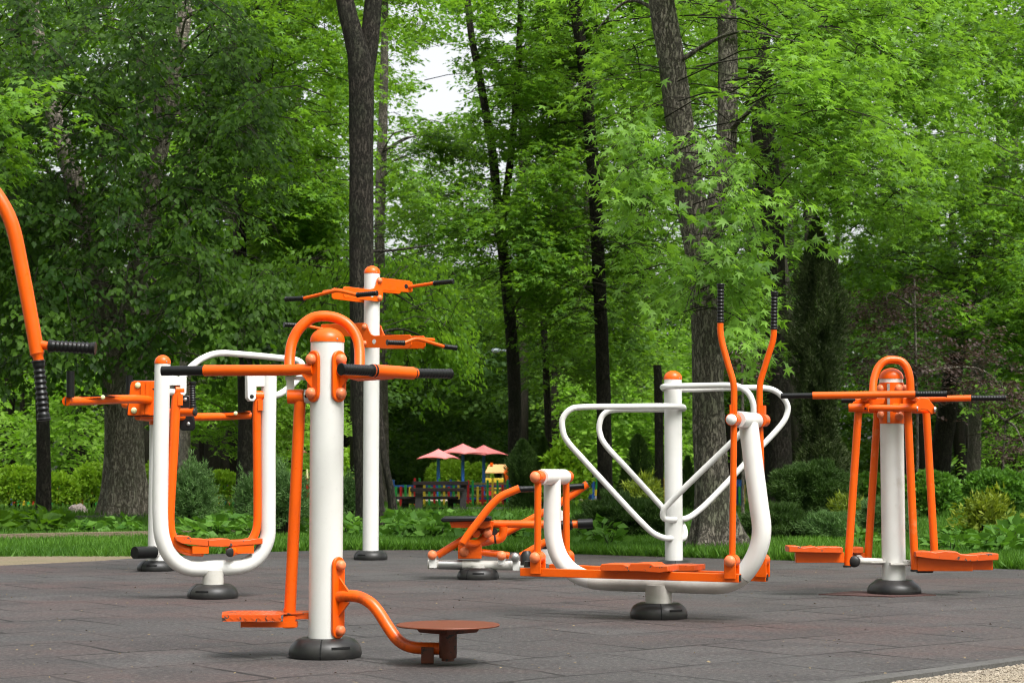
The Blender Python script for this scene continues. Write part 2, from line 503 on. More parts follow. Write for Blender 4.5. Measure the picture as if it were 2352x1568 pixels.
# ================================================================ C: U-shaped sky walker
def machine_sky_walker():
    Y = 11.47
    t, x = root_at('sky_walker', 493, Y, 'white U-shaped frame with an orange swinging foot cradle hanging inside it', 'exercise machine')
    ang = 25
    c = (at(z('u', 935, 0)[0], 1100, Y).x, Y)
    P = Plane(c, ang)
    U = lambda a, b: P.at(*z('u', a, b))
    L0, R0 = U(632, 222), U(1243, 290)
    lx, rx = U(632, 1000), U(1243, 1000)
    L0 = Vector((lx.x, lx.y, L0.z)); R0 = Vector((rx.x, rx.y, R0.z))
    path = [L0, U(632, 700), U(630, 1090), U(650, 1240), U(710, 1340), U(800, 1385), U(940, 1383), U(1090, 1374), U(1180, 1325), U(1236, 1225), U(1243, 1090), U(1243, 700), R0]
    sm = [path[0]] + spline(path[1:-1], 7) + [path[-1]]
    MB().sweep(sm, .0475, 28).build('frame', M['white'], t)
    cap(t, L0.x, L0.y, .0475, L0.z + .004, .046)
    MB().lathe((x, Y, 0), UP, [(.03, .064), (U(940, 1395).z, .064)], 30).build('foot_post', M['white_dirty'], t)
    boot(t, x, Y, .155, .064, -18, .082)
    MB().dome(U(598, 367) + Vector((0, -.05, 0)), (0, -1, 0), .006, .004, 0, 12).build('bolt', M['hole'], t)
    # arched rail at the back
    n = P.n
    def UB(a, b, k): return Plane(c, ang, -k).at(*z('u', a, b))
    rail = [U(650, 352), UB(700, 345, .03), UB(745, 312, .10), UB(790, 252, .2), UB(865, 192, .3), UB(960, 161, .36), UB(1100, 167, .38), UB(1300, 186, .36), UB(1405, 200, .32), UB(1440, 232, .27), UB(1425, 290, .2), UB(1370, 350, .1), UB(1310, 392, .03), U(1262, 402)]
    tube_part('rail', spline(rail, 7), .0205, t, 'white')
    # hangers
    for nm, pts, ph in (('h', ((1118, 287), (1250, 287), (1250, 350), (1170, 352), (1170, 415), (1156, 434), (1134, 434), (1119, 415)), (1143, 408)),
                        ('h', ((672, 285), (772, 300), (772, 385), (762, 402), (745, 402), (735, 388), (735, 345), (672, 345)), None)):
        b = MB().prism([P.at(*z('u', a, q)) + n * .028 for a, q in pts], -n * .056).build('hanger_bracket', M['white'], t, bevel=.003)
        if ph: MB().lathe(U(*ph) + n * .0285, n, [(0, .013), (.001, .0125)], 16).build('bolt_hole', M['hole'], b)
    MB().lathe(U(1180, 402), P.d, [(0, .022), (.06, .022)], 20).build('axle', M['white'], t); MB().lathe(U(676, 380), P.d, [(0, .022), (.045, .022)], 20).build('axle', M['white'], t)
    # swinging cradle: legs and treads
    for pts, top in (([(728, 372), (716, 470), (704, 700), (686, 1000), (682, 1120), (694, 1200), (730, 1258), (790, 1284), (872, 1290)], (735, 372)),
                     ([(1190, 402), (1180, 480), (1182, 800), (1184, 1040), (1182, 1130), (1170, 1185), (1140, 1235), (1080, 1270), (1010, 1292)], (1190, 402))):
        lg = MB().sweep(spline([U(*p) for p in pts], 6), .030 if top[0] < 900 else .0265, 20)
        lg.lathe(U(*top) - P.d * .026, P.d, [(0, .031), (.052, .031)], 22)
        lg.box(U(top[0], top[1] + 55) + n * .012, (.03, .05, .065), P.d)
        lg.build('swing_leg', M['orange'], t)
    tr = []
    for pts in (((700, 1205), (712, 1197), (775, 1199), (800, 1214), (875, 1216), (888, 1224), (888, 1258), (860, 1256), (740, 1243), (708, 1226)),
                ((890, 1222), (935, 1218), (1000, 1214), (1022, 1226), (1120, 1222), (1150, 1214), (1196, 1213), (1196, 1245), (1120, 1250), (1060, 1254), (960, 1262), (890, 1258))):
        off = n * .12
        o = MB().prism([P.at(*z('u', a, b)) + n * .06 for a, b in pts], -n * .17).build('tread', M['orange_tread'], t, bevel=.003)
        tr.append(o)
    MB().box(U(845, 1278) + n * .02, (.10, .07, .045), P.d).build('tread_channel', M['orange'], tr[0]); MB().box(U(1085, 1275) + n * .02, (.14, .07, .05), P.d).build('tread_channel', M['orange'], tr[1])
    tube_part('stop_tube', [U(1008, 1291) + n * .09, U(1060, 1285) + n * .0, U(1120, 1270)], .026, t)
    MB().dome(U(1003, 1291) + n * .095, n, .0275, .006, .008, 20).build('end_cap', M['rubber'], t)

# ================================================================ D: dip and knee-raise station behind
def machine_dip():
    Y = 14.65
    t, x = root_at('dip_station', 364, Y, 'slim white post behind the U-shaped frame with orange padded arms and upright black grips', 'exercise machine')
    A = lambda k, a, b, d=0.0: at(*z(k, a, b), Y + d)
    zt = A('u', 619, 560).z
    post(t, x, Y, .07, zt); boot(t, x, Y, .152, .07, -5)
    MB().lathe((x, Y, zt - .01), UP, [(0, .074), (.10, .074)], 30).build('sleeve', M['orange'], t)
    nb = Vector((-.35, -.94, 0)).normalized()
    # back plate with pad
    off = Vector((.10, .35, 0))
    out = [(442, 500), (441, 512), (452, 515), (640, 515), (640, 318), (480, 318), (466, 324), (458, 340)]
    bp = MB().prism([A('u', a, b, -.25) for a, b in out], Vector((.0, .02, 0))).build('back_plate', M['orange'], t, bevel=.004)
    MB().prism([A('u', a + (-6 if a < 600 else 0), b + (-5 if b < 400 else 4), -.225) for a, b in out], (0, .05, 0)).build('back_pad', M['pad_black'], bp, bevel=.01)
    for a, b in ((501, 343), (479, 486)): MB().dome(A('u', a, b, -.255), (0, -1, 0), .024, .014, 0, 18).build('bolt', M['cream'], bp)
    st = MB()
    for a in (530, 556): st.box(A('u', a, 416, -.262), (.03, .012, .25))
    st.build('plate_rib', M['orange'], bp)
    # far pad on the other face
    fp = MB().prism([A('u', a, b, .35) for a, b in ((738, 590), (738, 410), (760, 398), (798, 400), (822, 540), (824, 585), (814, 600), (748, 600))], (0, .05, 0)).build('knee_pad', M['pad_black'], t, bevel=.012)
    for a, b in ((771, 423), (789, 563)): MB().dome(A('u', a, b, .345), (0, -1, 0), .016, .01, 0, 14).build('bolt', M['steel'], fp)
    # arms
    dl, dr = -1.25, .85
    arm = tube_part('arm', [A('u', 92, 433, dl), A('u', 200, 432, dl + .25), A('u', 330, 425, dl + .5), A('u', 480, 420, -.45), A('u', 600, 430, -.15), Vector((x, Y, A('u', 600, 440).z))], .0335, t, bend=.12)
    MB().dome(A('u', 92, 433, dl), (-1, -.2, 0), .034, .008, 0, 18).build('end_cap', M['rubber'], arm)
    MB().prism([A('u', a, b, dl + .1 + .25 * (a - 135) / 170) for a, b in ((134, 414), (300, 403), (306, 410), (134, 424))], (.05, .16, 0)).build('forearm_rest', M['orange'], arm)
    MB().prism([A('u', a, b, dl + .1 + .25 * (a - 135) / 170) for a, b in ((140, 409), (300, 398), (352, 404), (305, 406), (140, 415))], (.05, .16, 0)).build('forearm_pad', M['pad_black'], arm)
    grip_part(A('u', 117, 412, dl), A('u', 117, 262, dl), .028, arm, 0)
    MB().dome(A('u', 301, 411, dl + .33), (0, -1, 0), .017, .01, 0, 14).build('bolt', M['cream'], arm)
    arm2 = tube_part('arm', [Vector((x, Y, A('u', 600, 500).z)), A('u', 700, 520, .25), A('u', 820, 524, .5), A('u', 1000, 520, .75), A('u', 1143, 512, dr)], .032, t, bend=.12)
    MB().prism([A('u', a, b, .7) for a, b in ((890, 506), (1060, 497), (1065, 503), (1065, 513), (890, 515))], (.05, .16, 0)).build('forearm_rest', M['orange'], arm2)
    MB().prism([A('u', a, b, .7) for a, b in ((900, 500), (1065, 489), (1110, 492), (1065, 497), (900, 507))], (.05, .16, 0)).build('forearm_pad', M['pad_black'], arm2)
    MB().dome(A('u', 1058, 502, .69), (0, -1, 0), .017, .01, 0, 14).build('bolt', M['cream'], arm2)
    ar3 = tube_part('grip_bracket', [Vector((x, Y, A('u', 600, 500).z)), A('u', 740, 497, -.1), A('u', 826, 495, -.18)], .032, t)
    MB().dome(A('u', 828, 495, -.18), (1, -.3, 0), .034, .012, .004, 18).build('end_cap', M['rubber'], ar3)
    grip_part(A('u', 814, 472, -.16), A('u', 811, 322, -.16), .027, ar3, 9, amp=.2)
    grip_part(A('u', 452, 420, .25), A('u', 452, 286, .25), .027, t, 0)
    tube_part('grip_bracket', [A('u', 425, 450, .2), A('u', 500, 470, .1), Vector((x, Y, A('u', 600, 470).z))], .032, t)
    tube_part('crossbar', [A('u', 500, 512, -.2), A('u', 570, 520, -.1), Vector((x, Y, A('u', 600, 520).z))], .04, t)
    # foot pegs low on the post
    fp0 = A('u', 595, 1293, -.1)
    pg = tube_part('foot_peg', [Vector((x, Y, fp0.z)), fp0], .04, t, 'white_dirty')
    grip_part(fp0, A('u', 482, 1296, -.25), .047, pg, 0)

# ================================================================ E: tall pull-handle post
def machine_pull_post():
    Y = 16.5
    t, x = root_at('pull_handle_post', 852.6, Y, 'tallest slim white post with orange plates and black handles on two levels', 'exercise machine')
    zt = at(852, 628, Y).z
    post(t, x, Y, .07, zt); cap(t, x, Y, .07, zt, .062); boot(t, x, Y, .15, .07, -30)
    E = lambda pl, a, b: pl.at(*z('t', a, b))
    levels = (
        (40, [(1195, 250), (1215, 235), (1575, 275), (1605, 290), (1612, 310), (1612, 395), (1590, 412), (1268, 386), (1256, 500), (1235, 518), (1190, 518), (815, 472), (797, 455), (797, 352), (825, 340), (1110, 375), (1155, 362), (1182, 320)],
         [(1222, 272), (1222, 475)], [(1535, 340), (1132, 440)],
         [([(340, 480), (720, 388), (795, 398), (965, 440)], (125, 490), (1203, 420), (720, 388)), ([(1870, 302), (1600, 342), (1420, 380)], (2098, 280), None, (1600, 340))]),
        (-40, [(545, 790), (565, 784), (1062, 770), (1090, 790), (1110, 850), (1135, 900), (1170, 918), (1590, 906), (1612, 930), (1612, 1030), (1590, 1060), (1060, 1060), (1040, 1040), (1038, 925), (830, 928), (560, 870)],
         [(1063, 815), (1063, 1010)], [(1175, 988)],
         [([(1520, 1003), (1640, 955), (1700, 960), (1985, 1045)], (1315, 997), (2135, 1062), (1690, 955)), ([(370, 802), (560, 845), (700, 850)], (105, 788), None, (560, 842))]))
    for a, out, bolts, holes, bars in levels:
        c = (x, Y)
        Pf = Plane(c, a, .082)
        pts = [E(Pf, *p) for p in out]
        f = MB().prism(pts, Pf.n * .010).build('plate', M['orange'], t, bevel=.003)
        MB().prism([p - Pf.n * .164 for p in pts], -Pf.n * .010).build('plate', M['orange'], t, bevel=.003)
        for q in bolts:
            MB().lathe(E(Pf, *q) + Pf.n * .010, Pf.n, [(0, .026)] + [(.024 * sin(i / 7 * pi / 2), .026 * cos(i / 7 * pi / 2)) for i in range(8)], 20).build('bolt', M['orange_worn'], f)
        for q in holes:
            MB().lathe(E(Pf, *q) + Pf.n * .0106, Pf.n, [(0, .021), (.0012, .0205)], 18).build('plate_hole', M['white'] if q[0] < 1300 else M['hole'], f)
        ax = MB(); q = E(Pf, *bars[0][3]); ax.lathe(q - Pf.n * .19, Pf.n, [(0, .016), (.21, .016)], 14); ax.build('axle', M['orange'], t)
        for line, g0, g1, att in bars:
            pa = E(Pf, *att)
            Pb = Plane(pa, a - 90 if a > 0 else a + 90, .0)
            # the bars run across the plates' ends
            Pb = Plane(pa, -28 if a > 0 else 28, .03)
            lp = [Pb.at(*z('t', *q)) for q in line]
            b = tube_part('handlebar', lp, .0155, t, bend=.05, n=12)
            grip_part(lp[0], Pb.at(*z('t', *g0)), .0225, b, 8)
            if g1: grip_part(lp[-1], Pb.at(*z('t', *g1)), .0225, b, 8)

# ================================================================ F: rowing machine
def machine_rower():
    Y = 13.5
    t, x = root_at('rowing_machine', z('r', 515, 0)[0], Y, 'low orange rowing machine with a flat black seat on a white ground beam', 'exercise machine')
    A = lambda a, b, d=0.0: at(*z('r', a, b), Y + d)
    boot(t, x, Y, .15, .06, 2, .08)
    MB().lathe((x, Y, 0), UP, [(.05, .058), (A(0, 1290).z, .058)], 26).build('foot_post', M['white_dirty'], t)
    MB().tube([A(120, 1284), A(500, 1290), A(990, 1298)], .034).build('beam', M['white_dirty'], t)
    MB().lathe(A(205, 1286), A(390, 1289) - A(205, 1286), [(0, .0345), (.17, .0345)], 24).build('sleeve', M['steel'], t)
    def strap(a, b, w, top, bot, ballc, mat='orange_worn'):
        for d in (.055, -.075):
            s = MB().prism([A(p, q, d) for p, q in ((a, bot), (a, top + 25), (a + w * .25, top), (a + w * .75, top), (a + w, top + 25), (a + w * 1.1, bot))], (0, .012, 0)).build('clevis', M['white'], t, bevel=.003)
        ball(MB(), A(*ballc, -.078), (0, -1, 0), .034).build('bolt', M[mat], s)
    strap(130, 205, 55, 1180, 1315, (155, 1212)); strap(668, 770, 56, 1185, 1288, (697, 1217)); strap(784, 860, 50, 1198, 1335, (803, 1230), 'steel')
    tube_part('leg', [A(195, 1215), A(395, 1092), A(480, 1045, .05), A(600, 985, .05)], .027, t, bend=.05)
    nl = tube_part('handle_arm', [A(395, 1118, -.22), A(430, 1060, -.22), A(610, 828, -.22), A(690, 750, -.22), A(838, 690, -.22)], .0275, t, bend=.14)
    MB().lathe(A(838, 690, -.22), A(838, 690, -.22) - A(690, 750, -.22), [(0, .0285), (.004, .026)], 18).build('end_cap', M['pad_black'], nl)
    grip_part(A(840, 697, -.18), A(962, 693, -.18), .022, nl, 12, amp=.06)
    fl = tube_part('handle_arm', [A(545, 1112, .22), A(620, 1095, .22), A(730, 1038, .22), A(1030, 880, .22), A(1240, 752, .22), A(1372, 655, .22)], .0275, t, bend=.14)
    MB().lathe(A(1372, 655, .22), A(1372, 655, .22) - A(1240, 752, .22), [(0, .0285), (.004, .026)], 18).build('end_cap', M['pad_black'], fl)
    grip_part(A(1345, 672, .2), A(1225, 680, .2), .022, fl, 12, amp=.06)
    tube_part('linkage', [A(395, 1112, -.2), A(430, 1120, -.12), A(500, 1122, -.05), A(545, 1095), A(590, 1045)], .027, t, bend=.08)
    tube_part('linkage', [A(500, 1120, -.05), A(600, 1112, .1), A(680, 1072, .2)], .026, t, bend=.08)
    # seat and its frame
    so = [(220, 945), (228, 922), (250, 915), (600, 912), (620, 920), (620, 940), (590, 948), (300, 952), (240, 955)]
    st = MB().prism([A(a, b, -.17) for a, b in so], (0, .34, 0)).build('seat', M['pad_black'], t, bevel=.012)
    MB().prism([A(a, b, -.12) for a, b in ((290, 955), (600, 946), (620, 990), (560, 1003), (305, 998))], (0, .24, 0)).build('seat_frame', M['orange'], st)
    bar = tube_part('main_bar', [A(540, 982), A(640, 970), A(1300, 972)], .0275, t)
    peg = tube_part('foot_bar', [A(1240, 974, -.1), A(1255, 973, -.1)], .0285, t, 'grip')
    grip_part(A(1296, 968, -.02), A(1412, 963, -.02), .034, bar, 0)
    grip_part(A(1165, 980, -.06), A(1250, 978, -.06), .034, bar, 0)
    for d in (.05, -.07): cl = MB().prism([A(a, b, d) for a, b in ((565, 955), (640, 945), (625, 1045), (610, 1070), (580, 1070), (566, 1050))], (0, .012, 0)).build('clevis', M['orange'], t, bevel=.003)
    ball(MB(), A(590, 1042, -.075), (0, -1, 0), .033).build('bolt', M['orange_worn'], cl)
    sp = MB().lathe(A(640, 1030, -.03), (0, 1, 0), [(0, .026), (.07, .026)], 18).build('spacer', M['rubber'], cl)
    hook = tube_part('stop_hook', [A(712, 992, -.05), A(715, 1040, -.05), A(695, 1085, -.05), A(655, 1092, -.05)], .03, t, bend=.06)
    MB().lathe(A(655, 1090, -.05), A(640, 1092, -.05) - A(655, 1090, -.05), [(0, .031), (.014, .03)], 18).build('rubber_stop', M['rubber'], hook)
    MB().lathe(A(500, 1045, -.06), (0, 1, 0), [(0, .03), (.12, .03)], 18).build('spacer', M['orange'], t)
    lk = MB().box(A(450, 1185), (.17, .09, .10)); lk.tube([A(490, 1185), A(690, 1207), A(760, 1218)], .025)
    lk = lk.build('lower_link', M['orange'], t, bevel=.006)
    ball(MB(), A(405, 1187, -.05), (0, -1, 0), .034).build('bolt', M['orange_worn'], lk)
    tube_part('foot_arm', [A(850, 1222), A(1040, 1112), A(1130, 1070)], .027, t)
    tube_part('foot_leg', [A(1175, 1000, -.02), A(1170, 1290, -.02)], .026, t)
    MB().lathe(A(895, 1292, -.18), UP, [(0, .045), (.07, .045), (.1, .025)], 20).build('rubber_stop', M['rubber'], t); MB().lathe(A(1022, 1165, .1), UP, [(0, .04), (.05, .04), (.06, .03)], 20).build('rubber_stop', M['rubber'], t)
    MB().lathe(A(1045, 1275, .25), A(1075, 1180, .25) - A(1045, 1275, .25), [(0, .06), (.4, .06)], 22).build('rear_post', M['white'], t)

# ================================================================ G: striding cross trainer
def machine_stepper():
    Y = 9.9
    t, x = root_at('cross_trainer', z('e', 828, 0)[0], Y, 'long white curved frame with orange striding beams and two tall black-topped handles', 'exercise machine')
    ang = -25
    c = (x, Y)
    Pc, Pn, Pf = Plane(c, ang), Plane(c, ang, .185), Plane(c, ang, -.185)
    E = lambda P, a, b: P.at(*z('e', a, b))
    n = Pc.n
    boot(t, x, Y, .152, .07, 35)
    MB().lathe((x, Y, 0), UP, [(.03, .07), (E(Pc, 830, 1335).z, .07)], 34).build('foot_post', M['white_dirty'], t)
    path = [(227, 735), (227, 850), (227, 1000), (240, 1100), (275, 1190), (340, 1262), (430, 1303), (560, 1318), (830, 1326), (1100, 1334), (1210, 1330), (1300, 1290), (1365, 1210), (1408, 1110), (1420, 1010), (1404, 880), (1375, 660), (1345, 420)]
    pts = spline([E(Pc, *p) for p in path], 6)
    rr = [.0465 + .004 * (i / len(pts)) for i in range(len(pts))]
    a0, a1 = int(len(pts) * .36), int(len(pts) * .66)
    fr = MB().sweep(pts[:a0 + 1], rr[:a0 + 1], 30).build('frame', M['white'], t)
    MB().sweep(pts[a0:a1 + 1], [q + .0004 for q in rr[a0:a1 + 1]], 30).build('ground_tube', M['white_dirty'], t)
    MB().sweep(pts[a1:], rr[a1:], 30).build('upright', M['white'], t)
    for (a, b), half, r in (((232, 722), .155, .0425), ((1338, 399), .150, .0425)):
        m = E(Pc, a, b)
        cy = MB().lathe(m - n * half, n, [(0, r * .93), (.012, r), (2 * half - .012, r), (2 * half, r * .93)], 30).build('axle_housing', M['white'], t)
    # short links on the left
    for P, s in ((Pn, 1), (Pf, -1)):
        tp, bt = (E(P, 145, 722), E(P, 143, 1180)) if s > 0 else (E(P, 305, 720), E(P, 308, 1172))
        k = MB().tube([tp, bt], .0185, 0, 16)
        k.lathe(tp - n * .032, n, [(0, .0335), (.064, .0335)], 22); k.lathe(bt - n * .03, n, [(0, .033), (.06, .033)], 22)
        k = k.build('link', M['orange'], t)
        for q in (tp, bt): ball(MB(), q + n * s * .036, n * s, .029).build('bolt', M['orange_worn'], k)
    # handles
    H = lambda P, a, b: P.at(*z('h', a, b))
    hs = ((Pn, [(182, 430), (180, 500), (196, 600), (240, 760), (292, 930), (305, 1000), (305, 1230), (302, 1568)], (183, 425), (186, 78), (1252, 1200)),
          (Pf, [(662, 490), (661, 545), (648, 610), (590, 790), (541, 950), (534, 1010), (534, 1230), (545, 1568)], (662, 487), (667, 148), (1425, 1195)))
    for P, line, g0, g1, bot in hs:
        s = 1 if P is Pn else -1
        pts = [H(P, *q) for q in line] + [E(P, *bot)]
        hd = MB().sweep(arc_round(pts, .06), .0165, 18)
        pv = H(P, 300, 1295) if s > 0 else H(P, 562, 1300)
        hd.lathe(pv - n * .03, n, [(0, .033), (.06, .033)], 24)
        hd.box(pv + Vector((0, 0, .05)), (.03, .03, .055), Pc.d)
        b = E(P, *bot); hd.lathe(b - n * .03, n, [(0, .033), (.06, .033)], 22)
        hd = hd.build('handle', M['orange'], t)
        grip_part(H(P, *g0), H(P, *g1), .0185, hd, 9, amp=.2)
        ball(MB(), pv + n * s * .034, n * s, .028, .9).build('bolt', M['white'] if s > 0 else M['orange_worn'], hd)
        ball(MB(), b + n * s * .034, n * s, .029).build('bolt', M['orange_worn'], hd)
    # striding beams with clevises and treads
    for P, s, e0, e1 in ((Pn, 1, (52, 1262), (1296, 1298)), (Pf, -1, (217, 1240), (1450, 1294))):
        a, b = E(P, *e0), E(P, *e1)
        m = (a + b) / 2; L = (b - a).length
        bm_ = MB().box(m, (L, .045, .043), b - a).build('stride_beam', M['orange'], t, bevel=.003)
        MB().box(b + (b - a).normalized() * .001, (.003, .034, .032), b - a).build('open_end', M['hole'], bm_)
        for q in ((145, 1215) if s > 0 else (310, 1208), (1250, 1240) if s > 0 else (1425, 1232)):
            w = E(P, *q)
            for o in (-.034, .026): MB().box(w + n * o + Vector((0, 0, -.005)) + n * .004, (.062, .008, .10), Pc.d).build('clevis', M['orange'], bm_, bevel=.003)
        if s > 0: MB().lathe(E(P, 86, 1236), UP, [(0, .02), (.03, .018), (.034, .01)], 16).build('rubber_stop', M['rubber'], bm_)
        if s > 0: out = [(500, 1222), (515, 1217), (630, 1218), (658, 1232), (675, 1214), (785, 1213), (808, 1228), (884, 1228), (884, 1262), (838, 1270), (745, 1262), (500, 1258)]
        else: out = [(846, 1230), (870, 1224), (960, 1222), (1005, 1226), (1040, 1222), (1040, 1258), (846, 1262)]
        Pa = Plane(c, ang, .185 * s + .085)
        MB().prism([E(Pa, *q) for q in out], -n * .17).build('tread', M['orange_tread'], bm_, bevel=.004)

# ================================================================ H: parallel bars on one post
def machine_bars():
    Y = 14.7
    t, x = root_at('parallel_bars', z('e', 916, 0)[0], Y, 'white post with bent white tube loops reaching out to both sides', 'exercise machine')
    zt = at(*z('e', 0, 166), Y).z
    post(t, x, Y, .07, zt, z0=.02); cap(t, x, Y, .07, zt, .062); boot(t, x, Y, .155, .07, 35)
    A = lambda a, b, d: at(*z('e', a, b), Y + d)
    r = .0232
    # left pair: one hairpin round the post above, another below
    L = [A(860, 902, .40), A(800, 835, .42), A(640, 660, .45), A(530, 540, .48), A(497, 470, .5), A(497, 415, .5), A(520, 365, .5), A(575, 341, .48), A(700, 338, .36), A(860, 338, .14),
         A(960, 336, .1), A(975, 330, .0), A(960, 322, -.10), A(880, 319, -.12), A(640, 321, -.16), A(400, 324, -.2), A(330, 338, -.22), A(288, 385, -.22), A(284, 440, -.22), A(310, 515, -.22), A(420, 640, -.2), A(640, 880, -.16), A(740, 985, -.14), A(800, 1040, -.12), A(860, 1068, -.11), A(900, 1071, -.06), A(930, 1071, -.04)]
    tube_part('bar_loop', spline(L, 5), r, t, 'white')
    tube_part('bar_loop', spline([A(860, 902, .38), A(900, 945, .2), A(960, 985, .1), A(982, 1030, .05), A(975, 1070, .02), A(930, 1072, .02)], 6), r, t, 'white')
    Rr = [A(930, 965, -.06), A(890, 964, -.10), A(860, 952, -.12), A(862, 910, -.14), A(900, 865, -.16), A(1000, 765, -.22), A(1150, 620, -.3), A(1310, 465, -.4), A(1365, 395, -.43), A(1374, 320, -.44), A(1350, 252, -.43), A(1300, 212, -.4), A(1240, 201, -.36), A(1100, 202, -.25), A(900, 206, -.12),
          A(862, 209, -.05), A(858, 214, .02), A(880, 222, .10), A(1000, 224, .14), A(1250, 216, .22), A(1430, 215, .28), A(1510, 240, .3), A(1562, 300, .32), A(1566, 360, .32), A(1520, 440, .3), A(1350, 620, .24), A(1130, 850, .16), A(1040, 930, .12), A(990, 958, .07), A(950, 962, .03)]
    tube_part('bar_loop', spline(Rr, 5), r, t, 'white')

# ================================================================ I: double pendulum on the right
def machine_pendulum():
    Y = 11.84
    t, x = root_at('swing_stepper', z('p', 738, 0)[0], Y, 'white post at the right with orange arch, crossbars and four hanging orange foot legs', 'exercise machine')
    A = lambda a, b, d=0.0: at(*z('p', a, b), Y + d)
    zt = A(0, 234).z
    post(t, x, Y, .074, zt, M['white_aged']); cap(t, x, Y, .074, zt, .062); boot(t, x, Y, .168, .074, 115, .088)
    MB().lathe((x, Y, A(0, 490).z), UP, [(0, .0775), (A(0, 258).z - A(0, 490).z, .0775)], 36).build('sleeve', M['orange'], t)
    d = MB().lathe((x, Y, .048), UP, [(0.03, .1), (.06, .1)], 8)
    zs = A(0, 375).z
    MB().box(Vector((x - .035, Y - .079, zs)), (.016, .012, .245)).build('hinge_pin', M['steel'], t)
    for az, zz in ((25, 292), (25, 448), (-70, 292), (-68, 440), (75, 292)):
        a = radians(az); nn = Vector((sin(a), -cos(a), 0))
        ball(MB(), Vector((x, Y, A(0, zz).z)) + nn * .08, nn, .028).build('bolt', M['orange_worn'], t)
    arch = [A(630, 345, -.16), A(630, 290, -.14), A(636, 235, -.12), A(660, 170, -.1), A(700, 132, -.09), A(745, 126, -.08), A(790, 135, -.08), A(822, 170, -.09), A(840, 235, -.1), A(845, 345, -.1)]
    tube_part('arch_handle', spline(arch, 6), .0245, t, n=20)
    # crossbars
    fa, fb, fc, fd = A(105, 332, -.22), A(285, 330, -.26), A(870, 322, -.36), A(1052, 321, -.40)
    hb = tube_part('handlebar', [fb, fc], .0225, t); grip_part(fb, fa, .017, hb, 0); grip_part(fc, fd, .0185, hb, 10, amp=.06)
    ba, bb, bc, bd = A(450, 358, .42), A(530, 356, .40), A(1188, 345, .27), A(1388, 345, .23)
    hb = tube_part('handlebar', [bb, bc], .0205, t); grip_part(bb, ba, .017, hb, 0); grip_part(bc, bd, .018, hb, 10, amp=.06)
    tube_part('support_arm', [A(580, 340, -.28), A(600, 362, .38)], .022, t); tube_part('support_arm', [A(850, 335, -.34), A(880, 358, .3)], .022, t)
    # hanger axles with rings and plates
    ax = MB().lathe(A(492, 399, -.12), A(880, 402, -.2) - A(492, 399, -.12), [(0, .021), ((A(880, 402, -.2) - A(492, 399, -.12)).length, .021)], 22)
    for a0, a1, r in ((492, 578, .0265), (582, 612, .028), (748, 778, .028), (782, 878, .0265)):
        p, q = A(a0, 399, -.13), A(a1, 401, -.15); ax.lathe(p, q - p, [(0, r), ((q - p).length, r)], 24)
    ax.build('hanger_axle', M['orange'], t)
    ax2 = MB().lathe(A(560, 410, .16), A(985, 412, .12) - A(560, 410, .16), [(0, .023), ((A(985, 412, .12) - A(560, 410, .16)).length, .023)], 22).build('hanger_axle', M['orange'], t)
    MB().prism([A(a, b, -.16) for a, b in ((855, 405), (862, 385), (905, 342), (945, 345), (985, 398), (984, 428), (965, 438), (940, 412), (905, 408), (880, 425), (862, 425))], (0, .012, 0)).build('hanger_plate', M['orange'], t, bevel=.003)
    MB().prism([A(a, b, -.1) for a, b in ((494, 400), (520, 365), (560, 345), (700, 345), (690, 380), (600, 385), (560, 395))], (0, .012, 0)).build('hanger_plate', M['orange'], t, bevel=.003)
    MB().prism([A(a, b, -.1) for a, b in ((800, 345), (900, 345), (860, 380), (800, 380))], (0, .012, 0)).build('hanger_plate', M['orange'], t, bevel=.003)
    for a, b in ((587, 404), (762, 403)): MB().dome(A(a, b, -.178), (0, -1, 0), .0075, .004, 0, 12).build('screw', M['hole'], t)
    for a, b in ((876, 405), (979, 410)): MB().lathe(A(a, b, -.17), (1, -.25, 0), [(0, .018), (.012, .016)], 18).build('end_cap', M['steel'], t)
    for pts in (([547, 415, -.12], [487, 1298, -.12]), ([655, 430, .12], [601, 1256, .12]), ([828, 415, -.14], [869, 1322, -.14]), ([934, 430, .1], [980, 1225, .1])):
        tube_part('swing_leg', [A(*pts[0]), A(*pts[1])], .0245, t, 'orange_faded', n=22)
    # treads on their channels
    def tread(top, boxa, boxb, d0, dep):
        o = MB().prism([A(a, b, d0) for a, b in top], (0, dep, 0)).build('tread', M['orange_tread'], t, bevel=.004)
        p, q = A(*boxa, d0 + dep / 2), A(*boxb, d0 + dep / 2)
        k = MB().box((p + q) / 2, (abs(q.x - p.x), .06, abs(p.z - q.z))).build('tread_channel', M['orange'], o, bevel=.002)
        return o, p, q
    tread([(150, 1189), (165, 1186), (205, 1187), (235, 1196), (300, 1188), (318, 1196), (375, 1190), (395, 1193), (452, 1192), (460, 1200), (458, 1228), (150, 1222)], (187, 1222), (462, 1280), -.2, .17)
    tread([(508, 1195), (576, 1194), (576, 1228), (508, 1229)], (512, 1225), (580, 1262), .05, .17)
    tread([(874, 1217), (960, 1217), (985, 1224), (1040, 1215), (1105, 1218), (1130, 1232), (1180, 1238), (1222, 1238), (1231, 1245), (1231, 1272), (1200, 1276), (980, 1262), (874, 1248)], (878, 1252), (1192, 1328), -.22, .17)
    tread([(1190, 1240), (1225, 1234), (1290, 1228), (1346, 1230), (1346, 1266), (1232, 1274), (1190, 1272)], (1190, 1262), (1308, 1322), .04, .17)
    # stops and stays
    s = MB().tube([A(545, 1270, -.13), A(600, 1272, -.06), Vector((x - .06, Y, A(0, 1275).z))], .02); s.box(A(650, 1276, -.04), (.1, .06, .012))
    s.build('stop_rod', M['white_dirty'], t)
